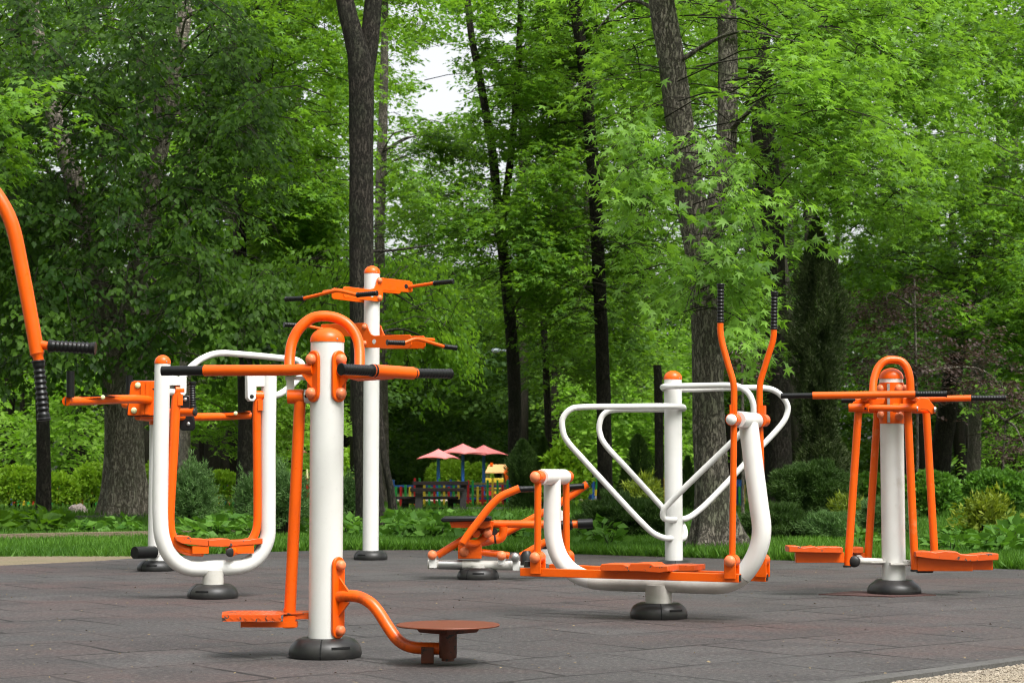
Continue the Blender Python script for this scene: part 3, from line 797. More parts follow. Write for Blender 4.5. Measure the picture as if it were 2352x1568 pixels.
    s = MB().box(A(790, 1288, -.08), (.14, .06, .012)); s.tube([A(780, 1278), A(850, 1284, -.1)], .019); s.build('stop_rod', M['white_dirty'], t)
    MB().lathe(A(550, 1262, .05), (0, 1, 0), [(0, .027), (.06, .027)], 18).build('stop_boss', M['white_dirty'], t)
    MB().dome(A(523, 1275, -.14), (-.3, -1, 0), .036, .02, .03, 20).build('rubber_stop', M['rubber'], t)
    MB().lathe(A(880, 1322, -.1), (1, .1, 0), [(0, .02), (.10, .02)], 16).build('rubber_stop', M['rubber'], t)
    for q in (A(868, 1324, -.14), A(482, 1300, -.12)): MB().lathe(q, UP, [(-.008, .0265), (.004, .0265)], 20).build('end_cap', M['rubber'], t)

def tread_mat():
    m, t, b, o = nt('tread')
    g = N(t, 'ShaderNodeNewGeometry')
    mp = N(t, 'ShaderNodeMapping'); t.links.new(g.outputs['Position'], mp.inputs[0])
    mp.inputs['Scale'].default_value = (12, 12, 12); mp.inputs['Rotation'].default_value = (0, 0, radians(45))
    ck = N(t, 'ShaderNodeTexBrick'); t.links.new(mp.outputs[0], ck.inputs['Vector'])
    ck.inputs['Scale'].default_value = 1.0; ck.inputs['Mortar Size'].default_value = .16; ck.inputs['Mortar Smooth'].default_value = .2
    n1 = noise_tex(t, 9, 5, .6, g.outputs['Position'])
    worn = ramp(t, [(.42, 0.0), (.62, 1.0)], n1.outputs[0])
    c = mixc(t, (.34, .20, .14), (.26, .23, .21), worn.outputs[0])
    c = mixc(t, c, (.16, .035, .010), ck.outputs['Fac'])
    t.links.new(c, b.inputs['Base Color']); b.inputs['Roughness'].default_value = .5; b.inputs['Metallic'].default_value = .15
    bump(t, b, ck.outputs['Fac'], .6, .003)
    M['tread'] = m
tread_mat()
for f_ in (machine_twister, machine_pull_arm, machine_sky_walker, machine_dip, machine_pull_post, machine_rower, machine_stepper, machine_bars, machine_pendulum):
    f_()
# ---------------------------------------------------------------- ground sheets
def sheet(name, pts, zz, mat, kind='structure', thick=0.0):
    me = bpy.data.meshes.new(name)
    V = [(p[0], p[1], zz) for p in pts]
    Fc = [tuple(range(len(V)))]
    if thick:
        n = len(V)
        V += [(p[0], p[1], zz - thick) for p in pts]
        Fc += [(i, i + n, (i + 1) % n + n, (i + 1) % n) for i in range(n)]
    me.from_pydata(V, [], Fc)
    bm = bmesh.new(); bm.from_mesh(me); bmesh.ops.recalc_face_normals(bm, faces=bm.faces); bm.to_mesh(me); bm.free()
    if me.polygons[0].normal.z < 0: me.flip_normals()
    me.materials.append(mat)
    o = link(name, me)
    return tag(o, kind=kind)

def pad_mat():
    m, t, b, o = nt('rubber_tiles')
    g = N(t, 'ShaderNodeNewGeometry')
    # slightly wandering tile joints
    wn = noise_tex(t, 1.1, 3, .5, g.outputs['Position'])
    ad = N(t, 'ShaderNodeVectorMath', operation='MULTIPLY_ADD'); t.links.new(wn.outputs['Color'], ad.inputs[0])
    ad.inputs[1].default_value = (.14, .14, 0); t.links.new(g.outputs['Position'], ad.inputs[2])
    mp = N(t, 'ShaderNodeMapping'); t.links.new(ad.outputs[0], mp.inputs[0])
    mp.inputs['Rotation'].default_value = (0, 0, radians(-38)); mp.inputs['Location'].default_value = (.31, .12, 0)
    br = N(t, 'ShaderNodeTexBrick'); t.links.new(mp.outputs[0], br.inputs['Vector'])
    br.offset = 0.5
    for k, v in (('Scale', 1.0), ('Mortar Size', .016), ('Mortar Smooth', .5), ('Brick Width', .62), ('Row Height', .62), ('Bias', 0.0)): br.inputs[k].default_value = v
    br.inputs['Color1'].default_value = (0, 0, 0, 1); br.inputs['Color2'].default_value = (1, 1, 1, 1)
    tone = mixc(t, (.050, .0475, .0465), (.074, .070, .068), br.outputs['Color'])
    # reddish worn zones, stretched along the tiles
    m2 = N(t, 'ShaderNodeMapping'); t.links.new(g.outputs['Position'], m2.inputs[0]); m2.inputs['Scale'].default_value = (.55, 1.0, 1); m2.inputs['Rotation'].default_value = (0, 0, .3)
    n2 = noise_tex(t, .62, 6, .62, m2.outputs[0])
    c = mixc(t, tone, (.076, .045, .041), ramp(t, [(.45, 0.0), (.62, .9)], n2.outputs[0]).outputs[0])
    n5 = noise_tex(t, 2.3, 5, .6, g.outputs['Position'])
    c = mixc(t, c, (.040, .036, .036), ramp(t, [(.47, 0.0), (.62, .75)], n5.outputs[0]).outputs[0])
    # granules and dust
    n7 = noise_tex(t, 46, 6, .75, g.outputs['Position'])
    c = mixc(t, c, (.028, .024, .023), ramp(t, [(.49, 0.0), (.62, .9)], n7.outputs[0]).outputs[0])
    c = mixc(t, c, (.125, .11, .102), ramp(t, [(.34, .9), (.47, 0.0)], n7.outputs[0]).outputs[0])
    n3 = noise_tex(t, 170, 2, .6, g.outputs['Position'])
    c = mixc(t, c, (.20, .18, .165), ramp(t, [(.60, 0.0), (.72, .6)], n3.outputs[0]).outputs[0])
    c = mixc(t, c, (.045, .040, .042), ramp(t, [(.28, .6), (.40, 0.0)], n3.outputs[0]).outputs[0])
    n4 = noise_tex(t, 34, 3, .6, g.outputs['Position'])
    c = mixc(t, c, (.30, .24, .18), ramp(t, [(.70, 0.0), (.76, .7)], n4.outputs[0]).outputs[0])
    n6 = noise_tex(t, 1.4, 3, .5, g.outputs['Position'])
    joint = N(t, 'ShaderNodeMath', operation='MULTIPLY'); t.links.new(br.outputs['Fac'], joint.inputs[0])
    t.links.new(ramp(t, [(.40, .08), (.60, .95)], n6.outputs[0]).outputs[0], joint.inputs[1])
    c = mixc(t, c, (.012, .010, .009), joint.outputs[0])
    t.links.new(c, b.inputs['Base Color'])
    b.inputs['Roughness'].default_value = .72; b.inputs['Specular IOR Level'].default_value = .35
    hh = N(t, 'ShaderNodeMath', operation='SUBTRACT'); t.links.new(n3.outputs[0], hh.inputs[0]); t.links.new(br.outputs['Fac'], hh.inputs[1])
    bump(t, b, hh.outputs[0], .35, .006)
    return m
def speck(name, a, bcol, ccol, sc, bmp=.5):
    m, t, b, o = nt(name)
    g = N(t, 'ShaderNodeNewGeometry')
    v = N(t, 'ShaderNodeTexVoronoi'); v.inputs['Scale'].default_value = sc; t.links.new(g.outputs['Position'], v.inputs['Vector'])
    n1 = noise_tex(t, 1.3, 5, .6, g.outputs['Position']); n2 = noise_tex(t, sc * .6, 4, .6, g.outputs['Position'])
    c = mixc(t, a, bcol, v.outputs['Color']); c = mixc(t, c, ccol, ramp(t, [(.4, 0.0), (.7, .8)], n1.outputs[0]).outputs[0])
    c = mixc(t, c, tuple(x * .35 for x in a), ramp(t, [(.58, 0.0), (.7, .7)], n2.outputs[0]).outputs[0])
    t.links.new(c, b.inputs['Base Color']); b.inputs['Roughness'].default_value = .95; b.inputs['Specular IOR Level'].default_value = .15
    bump(t, b, v.outputs['Distance'], bmp, .01)
    return m
pad_m = pad_mat()
gravel_m = speck('gravel_stones', (.30, .255, .195), (.15, .125, .095), (.22, .185, .135), 60)
sand_m = speck('sandy_earth', (.22, .175, .115), (.16, .125, .085), (.16, .145, .085), 55)
kerb_m = speck('kerb_concrete', (.125, .12, .115), (.10, .096, .09), (.075, .072, .066), 90, .2)
soil_m = speck('lawn_soil', (.045, .065, .018), (.035, .055, .014), (.06, .075, .022), 30)
psand_m = speck('play_sand', (.56, .47, .36), (.46, .38, .28), (.50, .42, .32), 40)

G = lambda u, v, zz=0: gr(u, v, zz)
back = [(0, 1298), (110, 1293), (230, 1287), (345, 1278.5), (560, 1268), (770, 1262.5), (1000, 1262), (1200, 1268), (1500, 1277), (1850, 1287.5), (2100, 1298), (2352, 1307)]
bp = [G(u, v) for u, v in back]
lp = [Vector((-9, 12, 0)), Vector((-6.2, 14.6, 0))]
rp = [Vector((6.2, 13.6, 0)), Vector((8.0, 11.5, 0))]
kn = [G(2500, 1497), G(2352, 1511.5), G(2220, 1529.5), G(2100, 1545.5), G(2000, 1559), G(1900, 1573), G(1700, 1602)]
pad_pts = lp + bp + rp + [Vector((8, 9, 0))] + kn + [Vector((.6, 4.6, 0)), Vector((-.5, 2.2, 0)), Vector((-9, 2.2, 0))]
sheet('ground', [(-400, -60), (400, -60), (400, 500), (-400, 500)], -.10, soil_m)
lawn = lp + bp + rp + [Vector((60, 11, 0)), Vector((60, 140, 0)), Vector((-60, 140, 0)), Vector((-60, 12, 0))]
sheet('lawn', [(p.x, p.y) for p in lawn], -.012, soil_m)
sheet('rubber_pad', [(p.x, p.y) for p in pad_pts], 0.0, pad_m, thick=.05)
# bare sandy strip behind the pad at the left
sp = [G(-250, 1303), G(0, 1297.5), G(110, 1292.7), G(230, 1286.6), G(352, 1278.6), G(352, 1274.6), G(120, 1275.4), G(0, 1276.2), G(-250, 1279)]
sheet('sand_strip', [(p.x, p.y) for p in sp], -.004, sand_m)
sheet('earth_patch', [(p.x, p.y) for p in (G(1480, 1277), G(1540, 1262), G(1600, 1255), G(1690, 1262), G(1730, 1271), G(1700, 1279), G(1600, 1281))], -.003, sand_m)
# kerb and gravel, near right
def off(pts, d):
    out = []
    for i, p in enumerate(pts):
        t = (pts[min(i + 1, len(pts) - 1)] - pts[max(i - 1, 0)]).normalized()
        out.append(p + Vector((-t.y, t.x, 0)) * d)
    return out
k2 = off(kn, .085)
sheet('gravel_kerb', [(p.x, p.y) for p in kn] + [(p.x, p.y) for p in reversed(k2)], .012, kerb_m, thick=.06)
sheet('gravel', [(p.x, p.y) for p in k2] + [(1.5, 2.5), (12, 2.5), (12, 9.5)], -.006, gravel_m)
# narrow kerbs across the lawn
for nm, pts in (('path_edging', [(-60, 1245.5), (150, 1240), (343, 1236.5), (600, 1233), (760, 1231)]), ('path_edging', [(-40, 1200), (60, 1199), (240, 1195), (330, 1194)]),
                ('path_edging', [(620, 1176.4), (900, 1175.2), (1060, 1174.6), (1290, 1173.6)])):
    c = [G(*p) for p in pts]; c2 = off(c, .1)
    sheet(nm, [(p.x, p.y) for p in c] + [(p.x, p.y) for p in reversed(c2)], .085, kerb_m if pts[0][1] < 1240 else sand_m, thick=.12)
# sand of the playground behind the picket fence
sheet('play_sand', [(p.x, p.y) for p in (G(640, 1163.5), G(1150, 1163.5), G(1150, 1146), G(640, 1146))], .004, psand_m)
sheet('play_sand', [(p.x, p.y) for p in (G(1330, 1160), G(1385, 1160), G(1385, 1146), G(1330, 1146))], .004, psand_m)
sheet('rubber_mat_patch', [(p.x, p.y) for p in (G(1880, 1365.5), G(2050, 1371), G(2150, 1367), G(2110, 1361.5), G(1960, 1358.5))], .006, speck('rubber_patch', (.10, .055, .05), (.075, .045, .04), (.085, .05, .045), 90, .3), thick=.01)  # red-brown rubber mat patch round the swing stepper's boot

# ---------------------------------------------------------------- camera, sky, sun
cd = bpy.data.cameras.new('camera'); co = bpy.data.objects.new('camera', cd); COL.objects.link(co)
co.location = CAM; co.rotation_euler = (pi / 2 + PITCH, 0, 0)
cd.sensor_width = 36; cd.lens = F / 2352 * 36; cd.clip_end = 2000; cd.clip_start = .05
cd.dof.use_dof = True; cd.dof.focus_distance = 9.6; cd.dof.aperture_fstop = 9
scene.camera = co
w = bpy.data.worlds.new('World'); scene.world = w; w.use_nodes = True
t = w.node_tree; bg = t.nodes['Background']
sky = N(t, 'ShaderNodeTexSky'); sky.sky_type = 'NISHITA'; sky.sun_disc = False
SUN_EL, SUN_AZ = radians(58), radians(140)      # high, behind the camera's right shoulder
sky.sun_elevation = SUN_EL; sky.sun_rotation = SUN_AZ
sky.air_density = 1.0; sky.dust_density = 5.0; sky.ozone_density = 1.0
hs = N(t, 'ShaderNodeHueSaturation'); hs.inputs['Saturation'].default_value = .16
t.links.new(sky.outputs[0], hs.inputs['Color']); t.links.new(hs.outputs[0], bg.inputs['Color'])
bg.inputs['Strength'].default_value = .135
sd = bpy.data.lights.new('sun', 'SUN'); sd.energy = 1.25; sd.angle = radians(24); sd.color = (1, .985, .955)
so = bpy.data.objects.new('sun', sd); COL.objects.link(so)
# sky rotation 0 puts the sun at +Y, turning clockwise seen from above
sdir = Vector((sin(SUN_AZ) * cos(SUN_EL), cos(SUN_AZ) * cos(SUN_EL), sin(SUN_EL)))
so.rotation_euler = (-sdir).to_track_quat('-Z', 'Y').to_euler()
so.location = (0, 0, 30)
vs = scene.view_settings; vs.view_transform = 'Standard'; vs.look = 'None'; vs.gamma = 1; vs.use_curve_mapping = False; vs.exposure = 1.2
scene.render.engine = 'CYCLES'
cy = scene.cycles
cy.max_bounces = 7; cy.diffuse_bounces = 1; cy.glossy_bounces = 3; cy.transmission_bounces = 4; cy.transparent_max_bounces = 4
cy.use_denoising = True
cy.filter_width = 1.1
cy.sample_clamp_indirect = 6
# ================================================================ leaves
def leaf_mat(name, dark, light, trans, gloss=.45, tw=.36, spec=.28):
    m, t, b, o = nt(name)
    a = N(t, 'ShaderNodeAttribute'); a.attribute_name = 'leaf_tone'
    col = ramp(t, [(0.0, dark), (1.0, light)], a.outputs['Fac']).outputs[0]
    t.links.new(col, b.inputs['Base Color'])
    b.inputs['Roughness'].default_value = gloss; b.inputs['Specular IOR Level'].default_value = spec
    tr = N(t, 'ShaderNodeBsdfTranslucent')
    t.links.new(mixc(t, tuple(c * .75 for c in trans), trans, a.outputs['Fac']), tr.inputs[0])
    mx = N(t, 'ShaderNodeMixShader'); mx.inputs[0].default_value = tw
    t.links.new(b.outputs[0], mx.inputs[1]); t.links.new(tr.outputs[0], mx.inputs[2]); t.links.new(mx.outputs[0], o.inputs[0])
    M[name] = m
leaf_mat('leaf_linden', (.013, .036, .005), (.068, .140, .016), (.15, .34, .012), .45, .36, .09)
leaf_mat('leaf_maple', (.050, .125, .013), (.172, .330, .040), (.27, .53, .035), .5, .42)
leaf_mat('leaf_mid', (.040, .105, .011), (.152, .300, .032), (.27, .53, .028), .55, .42)
leaf_mat('leaf_far', (.055, .130, .012), (.195, .350, .034), (.24, .52, .02), .6, .42)
leaf_mat('leaf_lime', (.150, .310, .018), (.330, .530, .040), (.42, .68, .03), .55, .38)
leaf_mat('leaf_hosta', (.045, .125, .018), (.125, .260, .036), (.15, .36, .025), .5, .32, .15)
leaf_mat('leaf_tamarisk', (.045, .105, .028), (.13, .225, .065), (.12, .28, .05), .6, .28)
leaf_mat('leaf_juniper', (.022, .055, .010), (.055, .105, .016), (.05, .13, .012), .65, .22)
leaf_mat('leaf_dark_juniper', (.024, .040, .012), (.055, .075, .020), (.04, .09, .012), .7, .2)
leaf_mat('leaf_gold', (.07, .13, .014), (.27, .32, .025), (.32, .42, .02), .6, .3)
leaf_mat('leaf_plum', (.045, .028, .026), (.095, .062, .050), (.12, .07, .05), .55, .3)
leaf_mat('leaf_far_shaded', (.022, .060, .008), (.075, .155, .016), (.12, .26, .014), .6, .3)  # darker leaf colour, the shade inside the wood painted in
leaf_mat('grass_blade', (.040, .115, .010), (.115, .250, .024), (.13, .32, .016), .55, .32)

def bark(name, a, b2, c2, sc=7, bmp=.9):
    m, t, b, o = nt(name)
    g = N(t, 'ShaderNodeNewGeometry')
    wn = noise_tex(t, 5, 4, .6, g.outputs['Position'])
    ad = N(t, 'ShaderNodeVectorMath', operation='MULTIPLY_ADD'); t.links.new(wn.outputs['Color'], ad.inputs[0]); ad.inputs[1].default_value = (.05, .05, .05); t.links.new(g.outputs['Position'], ad.inputs[2])
    mp = N(t, 'ShaderNodeMapping'); t.links.new(ad.outputs[0], mp.inputs[0]); mp.inputs['Scale'].default_value = (1, 1, .26)
    n1 = noise_tex(t, sc * 4.5, 8, .72, mp.outputs[0])
    rd = N(t, 'ShaderNodeMath', operation='SUBTRACT'); t.links.new(n1.outputs[0], rd.inputs[0]); rd.inputs[1].default_value = .5
    ab = N(t, 'ShaderNodeMath', operation='ABSOLUTE'); t.links.new(rd.outputs[0], ab.inputs[0])
    fur = ramp(t, [(.0, 0.0), (.055, 1.0)], ab.outputs[0])
    n2 = noise_tex(t, 2.2, 5, .62, g.outputs['Position']); n3 = noise_tex(t, sc * 9, 5, .7, g.outputs['Position'])
    c = mixc(t, a, b2, ramp(t, [(.3, 0.0), (.7, 1.0)], n3.outputs[0]).outputs[0])
    c = mixc(t, c, c2, ramp(t, [(.42, 0.0), (.62, .8)], n2.outputs[0]).outputs[0])
    c = mixc(t, tuple(x * .42 for x in a), c, fur.outputs[0])
    t.links.new(c, b.inputs['Base Color']); b.inputs['Roughness'].default_value = .92; b.inputs['Specular IOR Level'].default_value = .2
    mu = N(t, 'ShaderNodeMath', operation='MULTIPLY_ADD'); t.links.new(n3.outputs[0], mu.inputs[0]); mu.inputs[1].default_value = .5; t.links.new(fur.outputs[0], mu.inputs[2])
    bump(t, b, mu.outputs[0], bmp, .025)
    M[name] = m
bark('bark_dark', (.038, .032, .025), (.074, .064, .050), (.038, .041, .026), 6)
bark('bark_grey', (.30, .25, .195), (.48, .43, .355), (.27, .26, .19), 5.5)
bark('bark_mid', (.18, .155, .125), (.32, .285, .235), (.16, .165, .11), 6)
bark('twig', (.028, .024, .017), (.045, .038, .028), (.030, .034, .018), 9, .3)

# leaf outlines: x along the leaf, y across, z out of it
def _maple():
    V = [(0, 0, 0), (1, 0, -.10), (.44, .12, .02), (.44, -.12, .02), (.74, .52, -.08), (.74, -.52, -.08), (.25, .19, .02), (.25, -.19, .02), (.04, .44, -.05), (.04, -.44, -.05)]
    return V, [(0, 3, 1, 2), (0, 2, 4, 6), (0, 7, 5, 3), (0, 6, 8), (0, 9, 7)]
def _oval():
    return [(0, 0, 0), (.42, -.33, .05), (1, 0, -.06), (.42, .33, .05), (.5, 0, -.04)], [(0, 1, 2, 4), (0, 4, 2, 3)]
def _trefoil():
    V = [(0, 0, 0), (1, 0, -.1), (.42, .16, .03), (.42, -.16, .03), (.62, .56, -.06), (.62, -.56, -.06), (.1, .3, 0), (.1, -.3, 0)]
    return V, [(0, 3, 1, 2), (0, 2, 4, 6), (0, 7, 5, 3)]
def _kite():
    return [(0, 0, 0), (.45, -.30, .03), (1, 0, -.05), (.45, .30, .03)], [(0, 1, 2, 3)]
def _needle():
    return [(0, -.10, 0), (1, 0, 0), (0, .10, 0)], [(0, 1, 2)]
def _lance():
    return [(0, 0, 0), (.35, -.16, .03), (1, 0, -.12), (.35, .16, .03)], [(0, 1, 2, 3)]
LEAF = dict(maple=_maple(), oval=_oval(), trefoil=_trefoil(), kite=_kite(), needle=_needle(), lance=_lance())

class Leaves:
    """collects leaves (numpy) and twigs and links them as one mesh"""
    def __init__(s, kind):
        T, s.faces = LEAF[kind]
        s.T = np.array(T, float); s.P, s.X, s.Z, s.S, s.W = [], [], [], [], []
        s.tw = MB()
    def add(s, P, X, Z, S, W=None):
        s.P.append(P); s.X.append(X); s.Z.append(Z); s.S.append(S)
        s.W.append(NP.random(len(P)) if W is None else W)
    def count(s): return sum(len(p) for p in s.P)
    def build(s, name, mat, parent=None, kind=None, loc=None):
        base = world_loc(parent) if parent is not None else Vector(loc or (0, 0, 0))
        P = np.concatenate(s.P); X = np.concatenate(s.X); Z = np.concatenate(s.Z); S = np.concatenate(s.S); W = np.clip(np.concatenate(s.W), 0, 1)
        X = X / np.maximum(np.linalg.norm(X, axis=1, keepdims=True), 1e-6)
        Y = np.cross(Z, X); Y /= np.maximum(np.linalg.norm(Y, axis=1, keepdims=True), 1e-6)
        Z = np.cross(X, Y)
        n, k = len(P), len(s.T)
        V = P[:, None, :] + S[:, None, None] * (s.T[None, :, 0, None] * X[:, None, :] + s.T[None, :, 1, None] * Y[:, None, :] + s.T[None, :, 2, None] * Z[:, None, :])
        V = V.reshape(-1, 3) - np.array(base)
        fl = [len(f) for f in s.faces]; idx = np.concatenate([np.array(f) for f in s.faces])
        loops = (np.arange(n)[:, None] * k + idx[None, :]).reshape(-1)
        tot = np.tile(np.array(fl), n)
        tone = np.repeat(W, len(fl))
        tv = np.array(s.tw.v, float).reshape(-1, 3) - np.array(base)
        if len(tv):
            tl = np.concatenate([np.array(f) for f in s.tw.f]) + len(V)
            tt = np.array([len(f) for f in s.tw.f])
        else:
            tl = np.zeros(0, int); tt = np.zeros(0, int)
        V = np.concatenate([V, tv]); loops = np.concatenate([loops, tl]); totall = np.concatenate([tot, tt])
        me = bpy.data.meshes.new(name)
        me.vertices.add(len(V)); me.vertices.foreach_set('co', V.astype(np.float32).ravel())
        me.loops.add(len(loops)); me.loops.foreach_set('vertex_index', loops.astype(np.int32))
        me.polygons.add(len(totall)); me.polygons.foreach_set('loop_start', (np.cumsum(totall) - totall).astype(np.int32))
        at_ = me.attributes.new('leaf_tone', 'FLOAT', 'FACE')
        at_.data.foreach_set('value', np.concatenate([tone, np.zeros(len(tt))]).astype(np.float32))
        me.materials.append(M[mat]); me.materials.append(M['twig'])
        me.polygons.foreach_set('material_index', np.concatenate([np.zeros(len(tot), np.int32), np.ones(len(tt), np.int32)]))
        me.update(calc_edges=True)
        o = link(name, me, parent, None if parent is not None else base)
        if kind: o['kind'] = kind
        return o

def inpoly(u, v, poly):
    c = False; j = len(poly) - 1
    for i in range(len(poly)):
        (x1, y1), (x2, y2) = poly[i], poly[j]
        if (y1 > v) != (y2 > v) and u < (x2 - x1) * (v - y1) / (y2 - y1) + x1: c = not c
        j = i
    return c

# openings of bare sky between the crowns, as directions from the clearing
GAPS = [(1012, 185, 29, 64), (1000, 120, 34, 22), (935, 316, 22, 16), (982, 246, 26, 26), (1060, 215, 22, 20), (745, 60, 26, 20), (690, 84, 18, 14), (700, 140, 14, 18), (680, 235, 13, 13), (560, 38, 12, 9),
        (920, 20, 24, 16), (1160, 84, 34, 12), (1075, 70, 26, 14), (905, 130, 14, 34), (905, 240, 16, 30), (1310, 10, 12, 10), (10, 30, 16, 18), (130, 10, 20, 9), (1095, 330, 10, 14), (1175, 270, 8, 9), (300, 5, 14, 8), (1685, 45, 10, 10), (1735, 95, 8, 8)]
def ingap(u, v, grow=0):
    for a, b, ra, rb in GAPS:
        if ((u - a) / (ra + grow)) ** 2 + ((v - b) / (rb + grow)) ** 2 < 1: return True
    return False

def project(p):
    x, y, zz = p[0], p[1], p[2] - CAMZ
    d = y * cos(PITCH) + zz * sin(PITCH)
    return CX + F * x / d, CY - F * (-y * sin(PITCH) + zz * cos(PITCH)) / d

# bare stretches of trunk: nothing grows in front of them (line of the trunk, its distance, half width, how bare)
BARE = []
def bare(u, v, Y):
    for line, YT, hw, pr in BARE:
        if Y > YT + .4: continue
        for (u0, v0), (u1, v1) in zip(line[:-1], line[1:]):
            if min(v0, v1) <= v <= max(v0, v1):
                c = u0 + (u1 - u0) * (v - v0) / (v1 - v0)
                if abs(u - c) < hw and R.random() < pr: return True
    return False
BARE += [([(1643, 1260), (1636, 1130), (1628, 980), (1624, 760), (1614, 640)], 18.7, 48, .95), ([(1612, 560), (1590, 480), (1568, 330), (1546, 160), (1515, -20)], 18.6, 40, .8),
         ([(1645, 480), (1668, 330), (1672, 150), (1668, -20)], 19, 26, .75),
         ([(286, 1200), (283, 960), (276, 880)], 31, 56, .97), ([(276, 880), (262, 800), (240, 700), (208, 560), (165, 400), (110, 220)], 31, 30, .72), ([(298, 720), (345, 450), (378, 300), (402, 170), (425, 30)], 31, 26, .75),
         ([(853, 1216), (840, 980), (830, 560), (828, 160), (815, 90)], 25, 40, .97), ([(815, 100), (780, -40)], 25, 28, .97), ([(836, 180), (848, 100), (862, -40)], 25, 28, .97),
         ([(1182, 1130), (1180, 850), (1153, 560)], 42, 24, .9), ([(1153, 560), (1128, 330), (1104, 190), (1075, 30)], 42, 13, .6), ([(1150, 540), (1178, 310), (1190, 100), (1196, -20)], 42, 12, .6),
         ([(1390, 1167), (1385, 860), (1376, 640), (1368, 470), (1354, 290), (1338, 130), (1312, -30)], 40, 29, .93),
         ([(1788, 1170), (1784, 900), (1776, 700), (1768, 480), (1752, 250), (1735, 20)], 36.5, 34, .72),
         ([(566, 1178), (566, 940), (560, 800)], 34.5, 24, .9), ([(880, 1000), (874, 700), (872, 520), (877, 360), (881, 220), (885, 0)], 45, 16, .75),
         ([(1260, 1000), (1246, 680)], 47, 11, .8), ([(2150, 1120), (2178, 930)], 43, 26, .9), ([(2234, 1130), (2242, 930)], 46, 19, .95), ([(424, 1100), (424, 800)], 45, 16, .9), ([(100, 1180), (96, 950)], 33.5, 20, .95),
         ([(420, 120), (430, 0)], 31, 24, .8), ([(562, 1000), (566, 640), (565, 560), (548, 530), (510, 512)], 37, 7, .8), ([(1513, 1100), (1510, 840)], 38, 14, .95)]

def boughs(L, poly, Y0, Y1, n, stems, size, leaf, per=11, sprays=14, droop=.35, asc=.1, pend=0.0, gap=0, twigs=True, tilt=.35, flat=.10, tone=None, clear=None, patchy=.8):
    """n leafy boughs inside a region of the crown, each fanning outward from the nearest stem"""
    us = [p[0] for p in poly]; vs_ = [p[1] for p in poly]
    k = 0; tries = 0
    while k < n and tries < n * 60:
        tries += 1
        u, v = R.uniform(min(us), max(us)), R.uniform(min(vs_), max(vs_))
        if not inpoly(u, v, poly): continue
        if gap and ingap(u, v, gap): continue
        Yb = R.uniform(Y0, Y1)
        if bare(u, v, Yb): continue
        if clear and R.random() < clear(u, v): continue
        E = at(u, v, Yb)
        if patchy and noise.noise(Vector((E.x * .42, E.y * .42, E.z * .75))) < -.06 and R.random() < patchy: continue
        k += 1
        best = min(stems, key=lambda q: (q[0] - E.x) ** 2 + (q[1] - E.y) ** 2 + .15 * (q[2] - E.z) ** 2)
        out = Vector((E.x - best[0], E.y - best[1], 0))
        out = out.normalized() if out.length > .4 else Vector((cos(R.uniform(0, 6.28)), sin(R.uniform(0, 6.28)), 0))
        yaw = R.gauss(0, .55)
        out = Vector((out.x * cos(yaw) - out.y * sin(yaw), out.x * sin(yaw) + out.y * cos(yaw), 0))
        lat = Vector((-out.y, out.x, 0))
        Lb = size * R.uniform(.7, 1.35)
        O = E - out * Lb * .55
        a_, d_ = asc + R.gauss(0, .12), droop * R.uniform(.6, 1.4)
        pos = lambda t: O + out * (t * Lb) + Vector((0, 0, (a_ * t - d_ * t * t) * Lb))
        if twigs:
            L.tw.sweep([pos(-.25), pos(.1), pos(.4), pos(.7), pos(1)], [.008 * size, .007 * size, .005 * size, .0035 * size, .0015], 3, False)
        bt = R.gauss(.5, .24) if tone is None else R.gauss(tone, .22)
        for q in range(sprays):
            t = sqrt(R.uniform(.02, 1.05)); sd = R.choice((-1, 1))
            w = R.uniform(.1, 1) * .42 * Lb * (1.12 - t * .65)
            p = pos(t); sp = p + lat * sd * w + Vector((0, 0, R.gauss(0, flat) * size - .25 * d_ * w))
            if twigs and q % 2 == 0: L.tw.sweep([pos(max(0, t - .2)), sp], [.003 * size, .0015 * size], 3, False)
            pu, pv = project(sp)
            if (gap and ingap(pu, pv, gap * .4)) or bare(pu, pv, sp.y): continue
            ya = sd * R.uniform(.2, 1.0)
            D = out * cos(ya) + lat * sin(ya) + Vector((0, 0, -d_ * t * .8))
            D.normalize()
            sl = leaf * R.uniform(2.6, 4.6)
            m = per + R.randint(-3, 3)
            tt = np.linspace(0, 1, m) + NP.normal(0, .06, m)
            Dn = np.array(D); Ln = np.cross(np.array((0, 0, 1.0)), Dn); Ln /= max(np.linalg.norm(Ln), 1e-6)
            sgn = np.where(np.arange(m) % 2 == 0, 1.0, -1.0)
            P = np.array(sp)[None] + Dn[None] * ((tt - .5) * sl)[:, None] + Ln[None] * (sgn * leaf * .25 + NP.normal(0, leaf * .3, m))[:, None]
            P[:, 2] += NP.normal(0, leaf * .35, m)
            X = Dn[None] * .75 + Ln[None] * (sgn * .8)[:, None] + NP.normal(0, .3, (m, 3)); X[:, 2] -= pend + .15
            Z = np.array((0, 0, 1.0))[None] * (1 - pend * .6) + NP.normal(0, tilt, (m, 3))
            if pend: Z += np.array((out.x, out.y, 0))[None] * pend * .8
            L.add(P, X, Z, leaf * NP.uniform(.5, 1.3, m), bt + NP.normal(0, .16, m))

def stem_pts(line):
    """[(u, v, Y, r_px)] -> points and radii in metres"""
    P = [at(u, v, Y) for u, v, Y, r in line]
    Rr = [r * Y / F for u, v, Y, r in line]
    return P, Rr

